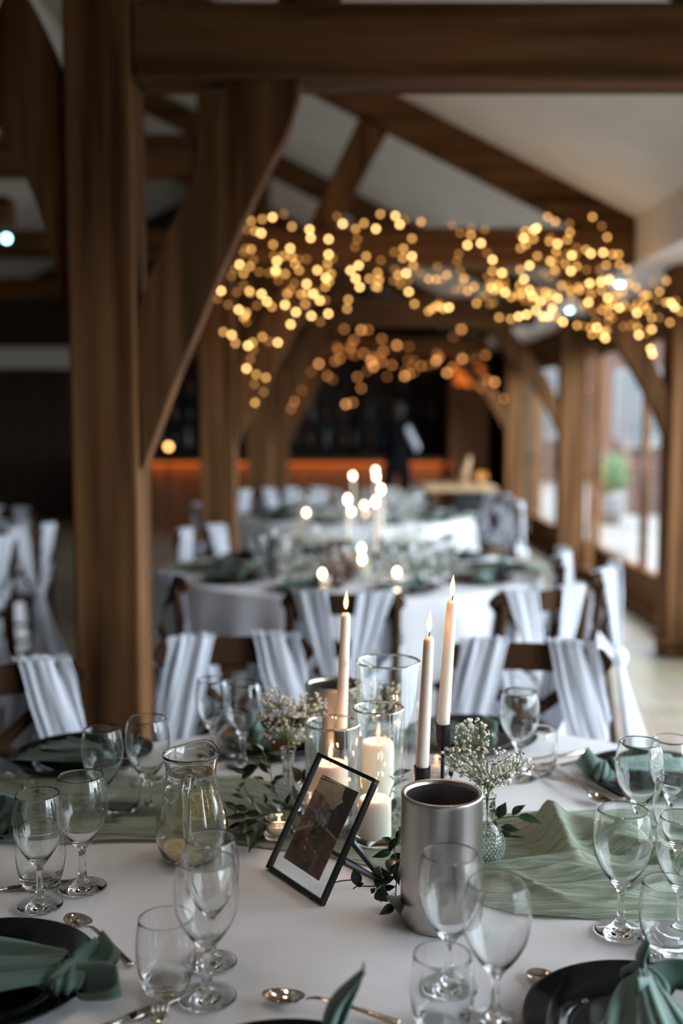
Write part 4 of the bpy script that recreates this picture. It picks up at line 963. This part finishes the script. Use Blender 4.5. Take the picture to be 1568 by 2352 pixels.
s5 = setting(655, 1706, 'at the far side, left of the steel cooler', (600,1690), (720,1688), False)
s6 = setting(1082, 1700, 'at the far side, behind the right-hand flowers', (1100,1690), (980,1678), False)
s7 = setting(-156, 1908, 'cut by the left edge, behind the tumbler', (2,1885), (-120,1895), False)
s8 = setting(650, 2560, 'just below the bottom edge', (738,2412), (720,2640), False, ((0.105,0.0135,-8,24,0,0.9,0.05),))
c_ = on(1560, 2352); b = MB(); b.prism([(-.035,-.05,0),(.035,-.05,0),(.035,.05,0),(-.035,.05,0)], (0,0,0.0008)); o = b.build('place_card', card_m, smooth=False)
o.location = (s2.x+0.045, s2.y-0.012, TT+0.026); o.rotation_euler = (R(14),R(-8),R(-38)); tag(o, 'white card leaning on the napkin at the bottom right corner', 'card')
q = on(1430, 2380); cream_card(q.x+0.012, q.y-0.005, 0.9, 'cream oval card on the bottom right charger')
q = on(1245, 1745)

def spoon(label, L_=0.18):
    t = thing('spoon', label, 'spoon')
    def bowl(u, v):
        a = 2*PI*u; r_ = v; x = 0.0185*r_*math.cos(a); y = 0.029*r_*math.sin(a)*(1+0.08*math.sin(a)); return Vector((x, y, 0.0085*(r_*r_)+0.001+0.003*max(0,-y/0.029)*r_))
    MB().grid(bowl, 36, 10, True).build('bowl', silver, t, solid=0.001)
    pts = curve3([(0,-0.027,0.0115),(0,-0.045,0.016),(0,-0.085,0.013),(0,-0.13,0.006),(0,-L_+0.03,0.003)],5); n = len(pts)
    MB().tube(pts, [0.0032+0.0045*(k/n)**2 for k in range(n)], 10, flat=0.32, up=(0,0,1)).build('handle', silver, t)
    return t
def fork(label, L_=0.19):
    t = thing('fork', label, 'fork')
    for k in range(4):
        x = -0.0095+0.00633*k; MB().tube([(x*0.9,0,0.005),(x,0.02,0.0035),(x,0.05,0.008)], [0.0016,0.0015,0.0007], 6).build('tine', silver, t)
    pts = [(0,0.002,0.0048),(0,-0.014,0.0035),(0,-0.024,0.005)]; MB().tube(pts, [0.0115,0.010,0.0035], 14, flat=0.12, up=(0,0,1)).build('neck', silver, t)
    pts = curve3([(0,-0.022,0.005),(0,-0.045,0.010),(0,-0.09,0.009),(0,-L_+0.03,0.003)],5); n = len(pts)
    MB().tube(pts, [0.0033+0.0045*(k/n)**2 for k in range(n)], 10, flat=0.32, up=(0,0,1)).build('handle', silver, t)
    return t
def knife(label):
    t = thing('knife', label, 'knife')
    A = [(0.006*math.sin(min(1,k/5)*PI/2)*(1 if k < 14 else 1)-0.006, 0.115-0.0082*k, 0.002) for k in range(15)]
    MB().prism([(0,0,0.002),(0,0.085,0.002),(0.003,0.108,0.002),(0.0065,0.115,0.002),(0.014,0.095,0.002),(0.015,0.0,0.002)], (0,0,0.0014)).build('blade', silver, t, smooth=False, bevel=0.0005)
    pts = [(0.007,0.002,0.003),(0.007,-0.03,0.004),(0.007,-0.09,0.004)]; MB().tube(pts, [0.0045,0.0055,0.0075], 12, flat=0.5, up=(0,0,1)).build('handle', silver, t)
    return t
src = {}
def cut(kind, px, py, px2, py2, label):    # from the business end towards the handle end
    a = on(px, py); c = on(px2, py2); d = c-a; rz = math.atan2(d.y, d.x)+PI/2
    f = {'spoon': spoon, 'fork': fork, 'knife': knife}[kind]
    if kind not in src: src[kind] = f(label); src[kind].location = (a.x,a.y,TT+0.0012); src[kind].rotation_euler = (0,0,rz)
    else: dup(src[kind], (a.x,a.y,TT+0.0012), rz, label)
cut('spoon', 180, 2132, 316, 2235, 'spoon at bottom left, above the dark plate')
cut('spoon', 655, 2308, 875, 2350, 'spoon at the bottom edge, centre')
cut('spoon', 1240, 2250, 1330, 2300, 'spoon at bottom right whose handle goes under the dark plate'); bpy.data.objects['spoon.002'].scale = (1,0.62,0.5)
cut('fork', 1300, 1786, 1390, 1822, 'fork with tines toward the flowers, left of the right-hand dark plate')
cut('spoon', 1375, 1845, 1278, 1800, 'spoon left of the right-hand plate, in front of the fork')
cut('knife', 1300, 1762, 1420, 1738, 'knife left of the right-hand napkin, behind the fork')
cut('knife', 1282, 1745, 1400, 1722, 'rearmost knife on the right, behind the dark plate')
cut('fork', 366, 2336, 352, 2440, 'fork cut by the bottom edge, below the lone tumbler')
cut('knife', 285, 2340, 170, 2390, 'knife tip at the bottom edge, beside the bottom left plate')
cut('fork', 1508, 2205, 1560, 2290, 'fork behind the bottom right napkin, in front of a tumbler')
cut('fork', 72, 1822, -60, 1770, 'fork at the left edge, shining amber')
cut('knife', 60, 1846, -60, 1800, 'knife at the left edge, nearest of the amber shining cutlery')
cut('knife', 82, 1800, -40, 1752, 'knife at the left edge, farthest of the amber shining cutlery')
cut('fork', 352, 1800, 420, 1776, 'fork behind the jug, beside the left wine glasses')
cut('spoon', 770, 1735, 700, 1700, 'spoon at the far side, behind the leaves')
cut('knife', 16, 2042, -70, 2052, 'knife tip at the left edge, beside the nearest wine glass')

# ================================================================ BUD VASES AND FLOWERS
def bud_vase(px, py, label, s=1.0, bumps=True):
    q = on(px, py); t = thing('bud_vase', label, 'vase', (q.x, q.y, TT+0.003)); t.scale = (s,s,s)
    po = [(0,0),(0.018,0),(0.020,0.002),(0.0235,0.008),(0.0290,0.020),(0.0300,0.031),(0.0270,0.044),(0.0190,0.056),(0.0125,0.064),(0.0108,0.072),(0.0106,0.095),(0.0118,0.105),(0.0150,0.1115),(0.0153,0.1130),(0.0140,0.1128),(0.0104,0.105),(0.0090,0.095),(0.0090,0.070),(0.0150,0.056),(0.0240,0.044),(0.0270,0.031),(0.0255,0.020),(0.018,0.009),(0,0.008)]
    b = MB(); b.lathe(smoothprof(po,3), 48); b.build('body', cut_glass, t)
    if bumps:
        b = MB(); sp_ = smoothprof(po[3:8], 6); 
        rows = [(0.0262,0.013),(0.0283,0.018),(0.0296,0.023),(0.0301,0.028),(0.0300,0.033),(0.0290,0.038),(0.0268,0.0437),(0.0232,0.0497)]
        for j, (r_, z) in enumerate(rows):
            for k in range(26):
                a = 2*PI*(k+0.5*(j%2))/26; c = Vector((r_*math.cos(a), r_*math.sin(a), z)); b.ball(c, 0.0030, 6, 4, Matrix.Rotation(a,4,'Z'), (0.55,1,1))
        tag(b.build('raised_dots', cut_glass, t), kind='stuff')
    for k in range(2): 
        b = MB(); zz = 0.066+0.029*k; b.lathe([(0.0118,zz-0.001),(0.0128,zz),(0.0118,zz+0.001)], 32); b.build('neck_ring', cut_glass, t)
    return Vector((q.x, q.y, TT+0.003+0.108*s))
rg = random.Random(21)
def blossom_mesh(b, c, r):
    for k in range(4):
        d = Vector((rg.gauss(0,1), rg.gauss(0,1), rg.gauss(0,1))).normalized()
        b.ball(c+d*r*0.42, r*rg.uniform(0.5,0.72), 6, 4, Matrix.Rotation(rg.uniform(0,3),4,d), (1,1,0.55))
def gypsophila(neck, Y, lobes, n, label, r=0.0040, spread=0.05):
    t = thing('babys_breath', label, 'flowers', neck); P_ = []
    for _ in range(n):
        lb = rg.choices(lobes, weights=[l[4] for l in lobes])[0]
        while True:
            u, v = rg.uniform(-1,1), rg.uniform(-1,1)
            if u*u+v*v < 1: break
        P_.append(at(lb[0]+u*lb[2], lb[1]+v*lb[3], Y+rg.uniform(-spread,spread))-neck)
    hubs = []; hn = max(9, n//13)
    for h in rg.sample(P_, min(hn, n)): hubs.append(h*rg.uniform(0.60,0.74)+Vector((0,0,0.004)))
    st = MB()
    for h in hubs:
        m_ = Vector((h.x*0.28, h.y*0.28, h.z*0.55)); pts = curve3([(0,0,-0.085),(h.x*0.03,h.y*0.03,0), m_, h], 3); st.tube(pts, [0.0009]*(len(pts)-1)+[0.0006], 5)
    bl = MB(); bud = MB()
    for p_ in P_:
        h = min(hubs, key=lambda q_: (q_-p_).length); mid = (h+p_)/2+Vector((rg.uniform(-.004,.004), rg.uniform(-.004,.004), -0.003))
        st.tube([h, mid, p_], [0.0005,0.0004,0.0004], 4, cap=False)
        rr = r*rg.uniform(0.6,1.12)
        (blossom_mesh(bl, p_, rr) if rg.random() < 0.88 else bud.ball(p_, rr*0.45, 6, 4))
    st.build('stems', gyp_stem, t); tag(bl.build('blossoms', gyp_m, t), kind='stuff'); tag(bud.build('buds', gyp_stem, t), kind='stuff')
    return t
n1 = bud_vase(1117, 1983, 'dotted glass bud vase right of the steel cooler')
gypsophila(n1, 1.735, [(1108,1752,88,40,5),(1085,1690,44,40,3.2),(1185,1755,42,28,1.4),(1125,1795,48,30,2.2),(1045,1740,42,26,1.2)], 430, 'bunch of tiny white flowers right of the steel cooler', 0.0041)
n2 = bud_vase(662, 1862, 'glass bud vase hidden behind the leaves, left of the photo frame', 1.05)
gypsophila(n2, 2.0, [(640,1640,50,45,4),(690,1625,62,28,3),(625,1600,24,26,1.5),(665,1685,60,24,2.5),(715,1610,34,22,1)], 330, 'bunch of tiny cream flowers left of the left taper', 0.0042)
n3 = bud_vase(842, 1812, 'glass bud vase behind the cylinder vases', 1.05, False)
gypsophila(n3, 2.13, [(830,1620,52,70,3),(880,1600,50,40,2),(850,1680,60,30,2)], 230, 'bunch of tiny white flowers seen through the tallest vase', 0.0042)

def leaf(parent, a, c, w_, roll, m_=leaf_m, fold=0.35, bend=0.12):
    a = Vector(a); c = Vector(c); d = c-a; L_ = d.length; d.normalize()
    s = d.cross(Vector((0,-0.55,0.83))).normalized(); s = Matrix.Rotation(roll, 3, d) @ s; nn = s.cross(d).normalized()
    if nn.z < 0: nn = -nn
    vs = []; fs = []; N_ = 8
    for i in range(N_+1):
        u = i/N_; ww = w_*math.sin(PI*u**0.72)**1.15*(1-0.12*u); ce = a+d*(L_*u)+nn*(bend*L_*math.sin(PI*u*0.9))
        if i == N_: ww = 0.0001
        vs += [ce-s*ww+nn*ww*fold, ce-s*ww*0.5+nn*ww*fold*0.35, ce, ce+s*ww*0.5+nn*ww*fold*0.35, ce+s*ww+nn*ww*fold]
    for i in range(N_):
        for k in range(4): fs.append((i*5+k, i*5+k+1, (i+1)*5+k+1, (i+1)*5+k))
    b = MB(); b.add(vs, fs); return b.build('leaf', m_, parent)
def clamp(p): 
    p = Vector(p); p.z = max(p.z, TT+0.006); return p
def sprig(Z, items, stems, Y, label, jit=0.03, seed=1, hmax=0.05, hfun=None):
    rn = random.Random(seed); first = Z(*stems[0][0]); 
    def P3(x, y):
        px, py = Z(x, y); p = at(px, py, Y)
        if p.z < TT+0.008: p = on(px, py, TT+0.008+rn.uniform(0,0.02))
        return p
    o0 = P3(*stems[0][0]); t = thing('ruscus_sprig', label, 'foliage', o0)
    for it in items:
        x0, y0, x1, y1 = it[:4]; wd = it[4] if len(it) > 4 else 1.0
        a = P3(x0,y0); c = P3(x1,y1); j = rn.uniform(-jit,jit)
        a = a*(1+j*0.2)-Vector((0,0,CAMZ))*(j*0.2); c = c*(1+j*0.5)-Vector((0,0,CAMZ))*(j*0.5)   # slid a little along the sight line: sprigs have depth
        L_ = (c-a).length
        leaf(t, clamp(a)-o0, clamp(c)-o0, min(max(L_*0.20, 0.005), 0.0115)*wd, rn.uniform(-0.6,0.6), bend=rn.uniform(-.02,.14))
    sb = MB()
    for st in stems:
        pts = [P3(*q_)-o0 for q_ in st]; pts = curve3(pts, 4) if len(pts) > 2 else pts
        sb.tube(pts, 0.0010, 5)
    sb.build('stem', stem_m, t)
    return t
ZA = lambda x, y: (500+x/3.136, 1500+y/3.136)
ZB = lambda x, y: (880+x/2.279, 1500+y/2.279)
sprig(ZA, [(330,700,265,655),(345,760,240,745,1.1),(355,770,462,775),(300,790,372,872,1.1),(205,870,97,840,1.1),(180,930,158,985),(400,910,490,885),(400,915,408,965,1.2),(330,915,252,890),(410,1012,318,945,1.2),(370,835,290,795,1.1),(285,815,175,920,1.5),
   (375,770,385,840),(330,830,300,760)], [[(430,1060),(395,930),(370,830),(345,750),(320,700)],[(370,1140),(250,1060),(190,960),(210,880)]], 1.93, 'upright sprig of glossy leaves above the tealight', 0.03, 3)
sprig(ZA, [(590,925,525,810,1.5),(610,940,618,835,1.1),(560,1062,538,945,1.3),(490,1095,532,1000,1.1),(620,900,640,1000,1.2),(500,1120,372,1065),(560,1120,450,1125),(345,1085,328,1008)], [[(460,1170),(510,1110),(580,990),(610,900)],[(460,1170),(400,1120),(345,1080)]], 1.93, 'sprig of glossy leaves touching the left side of the photo frame', 0.03, 4)
sprig(ZA, [(150,1012,128,978),(185,1052,85,1028),(245,1105,192,1025,1.3),(330,1165,245,1060,1.6),(130,1125,40,1068,1.2),(210,1125,108,1100,1.2),(165,1185,55,1112,1.1),(190,1235,70,1262),(295,1205,150,1285,1.5),(250,1330,216,1462,1.3),(235,1300,115,1385,1.3),
   (330,1225,262,1330,1.3),(200,1180,60,1190,1.2),(240,1230,130,1225),(300,1160,180,1160,1.2),(270,1260,180,1330,1.3),(150,1240,60,1330),(110,1180,20,1200)], [[(380,1150),(300,1165),(210,1120),(140,1110),(60,1100)],[(340,1200),(270,1250),(235,1320)],[(380,1150),(250,1200),(170,1230)]], 1.86, 'dense dark leaves between the jug and the tealight', 0.03, 5)
sprig(ZA, [(1280,1380,1092,1400,1.4),(1250,1425,1108,1472,1.0),(1295,1330,1225,1455,1.1),(1310,1275,1300,1390),(1250,1360,1180,1330),(1315,1440,1225,1530,1.2),(1290,1480,1240,1620,1.3),(1300,1250,1330,1330)], [[(1320,1300),(1290,1370),(1270,1420),(1290,1520)]], 1.66, 'leaves between the short candle vase and the steel cooler', 0.02, 6)
sprig(ZA, [(1012,1682,975,1552,1.5),(1018,1650,1025,1690,1.3),(1130,1645,1160,1530,1.6),(1235,1632,1172,1540,1.2),(1190,1700,1285,1680),(1190,1642,1100,1590),(1150,1700,1225,1795,1.8),(1272,1815,1158,1888,1.3),(1290,1750,1315,1905,1.7),(1280,1735,1250,1800,1.2),(1130,1700,1105,1735),(1180,1660,1290,1610,1.3),(1250,1590,1310,1500,1.3),(1215,1720,1170,1800,1.3),(1300,1560,1310,1680,1.4),(1165,1610,1145,1700,1.4)],
   [[(975,1700),(1010,1678),(1110,1680),(1200,1660),(1300,1600)],[(820,1662),(880,1642),(960,1635)],[(1120,1690),(1200,1740),(1280,1790)],[(1310,1500),(1290,1600),(1280,1740)]], 1.57, 'trailing leaves on the cloth between photo frame and steel cooler', 0.01, 7)
sprig(ZB, [(600,865,642,780,1.5),(570,835,585,765,1.2),(675,852,748,796,1.4),(702,856,832,897,1.1),(615,912,716,928,1.2),(640,965,745,968,0.7),(612,940,670,955,1.3),(560,880,600,920),(590,860,560,800)], [[(540,900),(600,868),(680,855),(720,860)],[(550,920),(620,930),(680,965),(750,968)]], 1.74, 'leaves spreading right of the dotted bud vase', 0.02, 8)
sprig(ZB, [(50,640,150,612,1.2),(60,655,110,680),(55,700,140,660),(40,720,90,760),(60,760,40,840),(360,650,350,600),(75,690,20,640)], [[(30,760),(60,680),(110,640)],[(350,660),(365,620)]], 1.86, 'leaves behind the middle taper, above the steel cooler', 0.02, 9)

# ================================================================ SECOND AND THIRD TABLE SETTINGS
far_w = far_t = None
fgl = MB(); 
far_prof = smoothprof(pf(PW,1.02), 1)
far_w = MB().lathe(far_prof, 14).build('wine_glass', glass_m); far_t = MB().lathe(PT, 14).build('tumbler', glass_m)
usedf = set()
def farobj(src_, key, loc, label, cat, group, rz=0.0, s=1.0):
    if key in usedf: o = src_.copy(); C.objects.link(o)
    else: o = src_; usedf.add(key)
    o.location = loc; o.rotation_euler[2] = rz; o.scale = (s,s,s); return tag(o, label, cat, group)
nap_src = None
def far_napkin(x, y, rz, label, group):
    global nap_src
    if nap_src is None: nap_src = napkin(x, y, rz, label, group, 0.75)
    else: dup(nap_src, (x,y,TT+0.02), rz, label, group)
tapN = [0]
POS = ['the near side, right of centre','the near right','the right','the far right','the far side, right of centre','the far side, left of centre','the far left','the left','the near left','the near side, left of centre']
for T, tn, nset in ((T2, 'second', 10), (T3, 'third', 10)):
    rn = random.Random(T[1])
    for k in range(nset):
        a = -PI/2+2*PI*(k+0.5)/nset; ca, sa = math.cos(a), math.sin(a)
        wh = POS[k]; x, y = T[0]+0.70*ca, T[1]+0.70*sa
        plate(x, y, 'black charger plate on the %s table, at %s' % (tn, wh), 'black chargers on the %s table' % tn)
        far_napkin(x+0.02, y+0.02, a+rn.uniform(-.5,.5), 'knotted green napkin on the %s table, at %s' % (tn, wh), 'green napkins on the %s table' % tn)
        for (rr, da, big) in ((0.49,0.16,True),(0.44,0.02,False)):
            farobj(far_w, 'w', (T[0]+rr*math.cos(a+da), T[1]+rr*math.sin(a+da), TT+0.0005), 'blurred %s wine glass on the %s table, at %s' % ('outer' if big else 'inner', tn, wh), 'wine glass', 'wine glasses on the %s table' % tn, 0, 1.0 if big else 0.94)
        farobj(far_t, 't', (T[0]+0.46*math.cos(a-0.15), T[1]+0.46*math.sin(a-0.15), TT+0.0005), 'blurred tumbler on the %s table, at %s' % (tn, wh), 'glass', 'tumblers on the %s table' % tn)
def far_taper(px, py, Y, label):
    p = at(px, py, Y); t = thing('taper_candle', label, 'candle', (p.x, p.y, TT+0.001)); h = p.z-TT-0.03
    MB().lathe([(0,0),(0.04,0),(0.04,0.004),(0.004,0.006),(0.004,h-0.26),(0.013,h-0.26),(0.013,h-0.225),(0,h-0.225)], 14).build('holder', black_metal, t, angle=40)
    MB().lathe([(0,h-0.225),(0.0115,h-0.225),(0.009,h),(0,h)], 12).build('wax', wax_m, t, angle=40)
    MB().lathe([(0,h),(0.010,h+0.010),(0.011,h+0.022),(0.005,h+0.036),(0,h+0.042)], 10).build('flame', emit('far_flame', (1.0,0.72,0.50), 24), t) if 'far_flame' not in bpy.data.materials else MB().lathe([(0,h),(0.010,h+0.010),(0.011,h+0.022),(0.005,h+0.036),(0,h+0.042)], 10).build('flame', bpy.data.materials['far_flame'], t)
far_taper(798,1143,5.25,'leftmost lit taper on the second table')
far_taper(875,1120,5.35,'tallest lit taper on the second table, right')
far_taper(862,1148,5.15,'lit taper on the second table, just left of the tallest')
far_taper(810,1090,8.15,'left lit taper on the third table')
far_taper(862,1078,8.3,'highest lit taper on the third table')
far_taper(864,1092,8.1,'lit taper on the third table just under the highest flame')
def far_pillar(px, py, Y, label, r=0.035):
    p = at(px, py, Y); z = p.z-TT; t = thing('pillar_candle', label, 'candle', (p.x, p.y, TT+0.001)); h = max(0.03, z-0.025)
    MB().lathe([(0,0),(r,0),(r,h-0.004),(r-0.006,h),(0,h-0.003)], 18).build('wax', wax_m, t, angle=40)
    MB().lathe([(0,h),(0.010,h+0.010),(0.011,h+0.020),(0.004,h+0.032),(0,h+0.038)], 10).build('flame', bpy.data.materials['far_flame'], t)
    if z > 0.07: MB().lathe([(0,0.0),(r+0.02,0),(r+0.02,h+0.12),(r+0.017,h+0.12),(r+0.017,0.004),(0,0.004)], 28).build('glass_cylinder', vase_m, t, angle=40)
for a in ((830,1257,5.2,'lit pillar candle at the centre of the second table'),(831,1281,5.0,'short lit pillar candle in front of the central one on the second table'),(740,1321,4.75,'small tealight flame at the left of the second table'),(911,1330,4.8,'small tealight flame at the right of the second table'),
          (807,1173,8.0,'lit pillar candle at the left on the third table'),(836,1158,8.2,'lit pillar candle in the middle of the third table'),(703,1192,7.9,'small tealight flame at the left of the third table'),(840,1195,7.8,'short lit candle in front on the third table')): far_pillar(*a)
for (px, Y, tn) in ((760,4.95,'left of the candles on the second table'),(930,5.1,'right of the candles on the second table'),(690,5.3,'at the left of the second table'),(890,7.9,'right of the candles on the third table')):
    p = at(px, 1300, Y); t = thing('flower_vase', 'vase of white flowers and leaves '+tn, 'flowers', (p.x, Y, TT+0.001))
    MB().lathe([(0,0),(0.02,0),(0.03,0.03),(0.012,0.065),(0.012,0.10),(0.015,0.11)], 14).build('vase', cut_glass, t)
    b = MB(); g = MB(); rn = random.Random(px)
    for _ in range(70):
        v = Vector((rn.gauss(0,.05), rn.gauss(0,.04), 0.17+rn.gauss(0,.028))); b.ball(v, 0.006, 5, 3); g.tube([(0,0,0.1), v], 0.0008, 3, cap=False)
    tag(b.build('blossoms', gyp_m, t), kind='stuff'); g.build('stems', gyp_stem, t)
    for _ in range(12):
        v = Vector((rn.uniform(-.14,.14), rn.uniform(-.08,.08), rn.uniform(.01,.08))); leaf(t, v, v+Vector((rn.uniform(-.05,.05),rn.uniform(-.03,.03),rn.uniform(-.01,.03))), 0.011, rn.uniform(-1,1))
for (px, Y, l_) in ((765,5.25,'on the second table, left of the tapers'),(905,5.4,'on the second table, right of the tapers')):
    p = at(px, 1300, Y); t = thing('hurricane_vase', 'blurred clear cylinder vase '+l_, 'vase', (p.x, Y, TT+0.001))
    MB().lathe([(0,0),(0.05,0),(0.05,0.24),(0.047,0.24),(0.047,0.006),(0,0.006)], 28).build('cylinder', vase_m, t, angle=40)
p = at(640, 1300, 5.0); t = thing('wine_cooler', 'blurred steel wine cooler at the left of the second table', 'wine cooler', (p.x, 5.0, TT+0.001)); MB().lathe([(0,0),(0.06,0),(0.06,0.19),(0.055,0.19),(0.055,0.01),(0,0.01)], 28).build('wall', steel, t, angle=40)
p = at(775, 1300, 4.85); t = thing('photo_frame', 'blurred dark photo frame on the second table', 'photo frame', (p.x, 4.85, TT+0.001))
MB().box(-0.07,0.07,0,0.01,0,0.19,Matrix.Rotation(R(-18),4,'X')).build('picture', bpy.data.materials['print_ground'], t, smooth=False); MB().tube([(0,0.0,0.1),(0,0.1,0.002)], 0.003).build('easel_leg', black_metal, t)
p = on(-100, 1290, 0.76)
q = on(20, 1335, TT)

# ================================================================ FAIRY LIGHTS
CR = lambda x, y: (440+x/1.390, 450+y/1.390)
A_ = [(294,58),(176,108),(172,168),(153,219),(97,248),(92,272),(94,303),(166,248),(320,98),(376,107),(380,134),(437,138),(464,66),(482,89),(523,105),(550,87),(588,105),(602,58),(650,64),(682,77),(664,91),(732,83),(703,136),(529,138),(521,163),(437,187),(557,193),
(533,222),(507,238),(536,291),(567,264),(597,270),(523,264),(659,253),(685,247),(691,271),(703,193),(674,198),(667,285),(693,306),(676,168),(320,194),(272,208),(268,238),(343,237),(276,270),(298,249),(401,237),(432,231),(367,281),(309,308),(305,313),(366,310),(388,313),(427,333),
(409,334),(362,345),(333,371),(382,383),(316,410),(298,348),(436,376),(411,402),(223,313),(150,363),(175,372),(166,388),(116,347),(101,434),(128,444),(195,468),(247,465),(275,468),(198,492),(188,521),(175,551),(206,570),(237,580),(200,601),(231,626),(202,660),(226,450),(180,478),(140,470),
(857,118),(892,103),(891,125),(880,157),(923,151),(942,182),(852,185),(847,208),(935,107),(831,92),(960,204),(784,226),(814,252),(797,268),(756,265),(781,266),(869,264),(857,238),(881,303),(841,300),(901,290),(926,323),(951,345),(909,343),(960,240),(971,265),(999,245),(985,295),(953,292),(1019,323),
(1047,285),(1038,320),(1058,325),(1078,301),(1061,266),(1110,307),(1087,320),(1131,304),(1113,336),(1137,334),(1168,327),(1099,366),(1121,385),(1151,360),(1044,385),(1069,379),(1018,393),(981,388),(1092,108),(1067,155),(1091,137),(1065,112),(1103,192),(1101,103),(1136,67),(1160,82),(1206,88),
(1279,67),(1309,97),(1326,132),(1199,140),(1229,165),(1163,177),(1142,145),(1168,152),(1200,183),(1213,190),(1225,190),(1258,172),(1274,184),(1313,181),(1323,221),(1303,233),(1343,187),(1362,187),(1365,219),(1389,234),(1146,208),(1192,218),(1158,236),(1210,240),(1141,260),(1078,222),(1048,235),
(1260,236),(1306,275),(1333,267),(1270,279),(1234,291),(1208,302),(1404,261),(1418,291),(1394,281),(1308,302),(1328,325),(1355,320),(1373,323),(1343,345),(1365,357),(1389,356),(1420,345),(1421,373),(1442,348),(1474,276),(1514,271),(1493,305),(1487,331),(1530,341),(1541,355),(1561,368),(1491,388),(1526,404),
(1414,402),(1427,444),(1423,421),(1464,425),(1468,426),(1450,440),(1465,488),(1470,505),(1377,417),(1333,381),(1330,400),(1280,370),(1266,340),(1273,421),(1252,415),(1230,413),(1293,420),(1317,434),(1308,443),(1320,454),(1278,442),(1185,402),(1166,389),(1139,385),(791,343),(768,360),(756,368),
(795,354),(804,361),(821,356),(782,351),(711,345),(500,331),(496,360),(427,290),(445,249),(428,262),(185,305),(145,307),(240,337),(208,350),(222,119),(202,112),(258,68),(225,74),(190,80),(133,171),(190,170),(260,155),(314,167),(262,190),(1060,135),(990,246),(1000,270),(976,295),(966,302),(1000,308)]
B_ = [(498,404),(487,425),(541,428),(563,428),(518,460),(507,486),(521,510),(607,456),(613,494),(606,500),(655,477),(693,482),(578,515),(573,528),(600,520),(608,530),(580,545),(472,520),(458,527),(406,536),(434,575),(450,586),(690,525),(704,540),(733,543),(754,541),(781,525),(790,517),(695,568),(680,575),(541,614),(492,665),(514,660),(321,615),(352,620),(325,655),(316,678),
(861,426),(835,450),(864,520),(833,546),(815,565),(938,508),(905,520),(938,580),(967,595),(918,608),(925,615),(963,629),(996,647),(885,604),(947,590),(640,540),(560,560)]
ORD = ['first','second','third','fourth','fifth','sixth','seventh','eighth','ninth','tenth','eleventh','twelfth','thirteenth','fourteenth','fifteenth','sixteenth']
def lights(pts, Y, jit, bins, mats, label, group, r, seed, extra=()):
    rn = random.Random(seed); allp = [(CR(x, y), 0 if rn.random() < 0.36 else (1 if rn.random() < 0.6 else 2)) for x, y in pts]+[((x,y),rn.choice((1,2,2))) for x, y in extra]
    allp.sort(key=lambda q_: q_[0][0]+0.12*q_[0][1]); n = len(allp); per = math.ceil(n/bins); proto = {}
    for k in range(bins):
        chunk = allp[k*per:(k+1)*per]
        if not chunk: continue
        P_ = [(at(c[0][0], c[0][1], Y+rn.uniform(-jit,jit)), c[1]) for c in chunk]
        P_.sort(key=lambda q_: -q_[0].z)
        o0 = Vector((sum(q_[0].x for q_ in P_)/len(P_), Y, max(q_[0].z for q_ in P_)+0.03))
        t = thing('fairy_light_string', label % ORD[k], 'fairy lights', o0, 0, group)
        wb = MB(); pts_ = [Vector((0,0.0,0.02))]
        for q_, _ in P_:
            pts_.append((pts_[-1]+(q_-o0))/2+Vector((rn.uniform(-.02,.02),rn.uniform(-.02,.02),rn.uniform(-.01,.02)))); pts_.append(q_-o0+Vector((0,0,r)))
        wb.tube(pts_, 0.0012, 4); wb.build('wire', wire_m, t)
        for q_, mi in P_:
            if mi not in proto: o = MB().ball((0,0,0), r*(1,0.95,0.9)[mi], 8, 6).build('bulb', mats[mi], t); proto[mi] = o
            else: o = proto[mi].copy(); C.objects.link(o); o.parent = t
            o.location = q_-o0
rx = random.Random(12); ex = []
for cx_, cy_, sx_, sy_, n_ in ((1150,660,90,28,20),(1300,650,80,50,22),(1400,700,60,35,14),(580,640,45,60,14),(690,640,60,50,14),(900,620,80,40,12),(1260,570,60,35,8),(1490,700,45,35,8)):
    ex += [(cx_+rx.gauss(0,sx_*.7), cy_+rx.gauss(0,sy_*.7)) for _ in range(n_)]
lights(A_, 6.3, 0.14, 16, BULB, 'string of warm fairy lights before the second beam, %s from the left', 'front fairy light strings hanging along the second beam', 0.0105, 5, ex)
ex = [(760+rx.gauss(0,60), 830+rx.gauss(0,35)) for _ in range(10)]+[(940+rx.gauss(0,50), 840+rx.gauss(0,20)) for _ in range(8)]
lights(B_, 13.05, 0.12, 5, BULB_FAR, 'farther string of dim amber fairy lights near the bar, %s from the left', 'rear amber fairy light strings before the bar', 0.021, 6, ex)
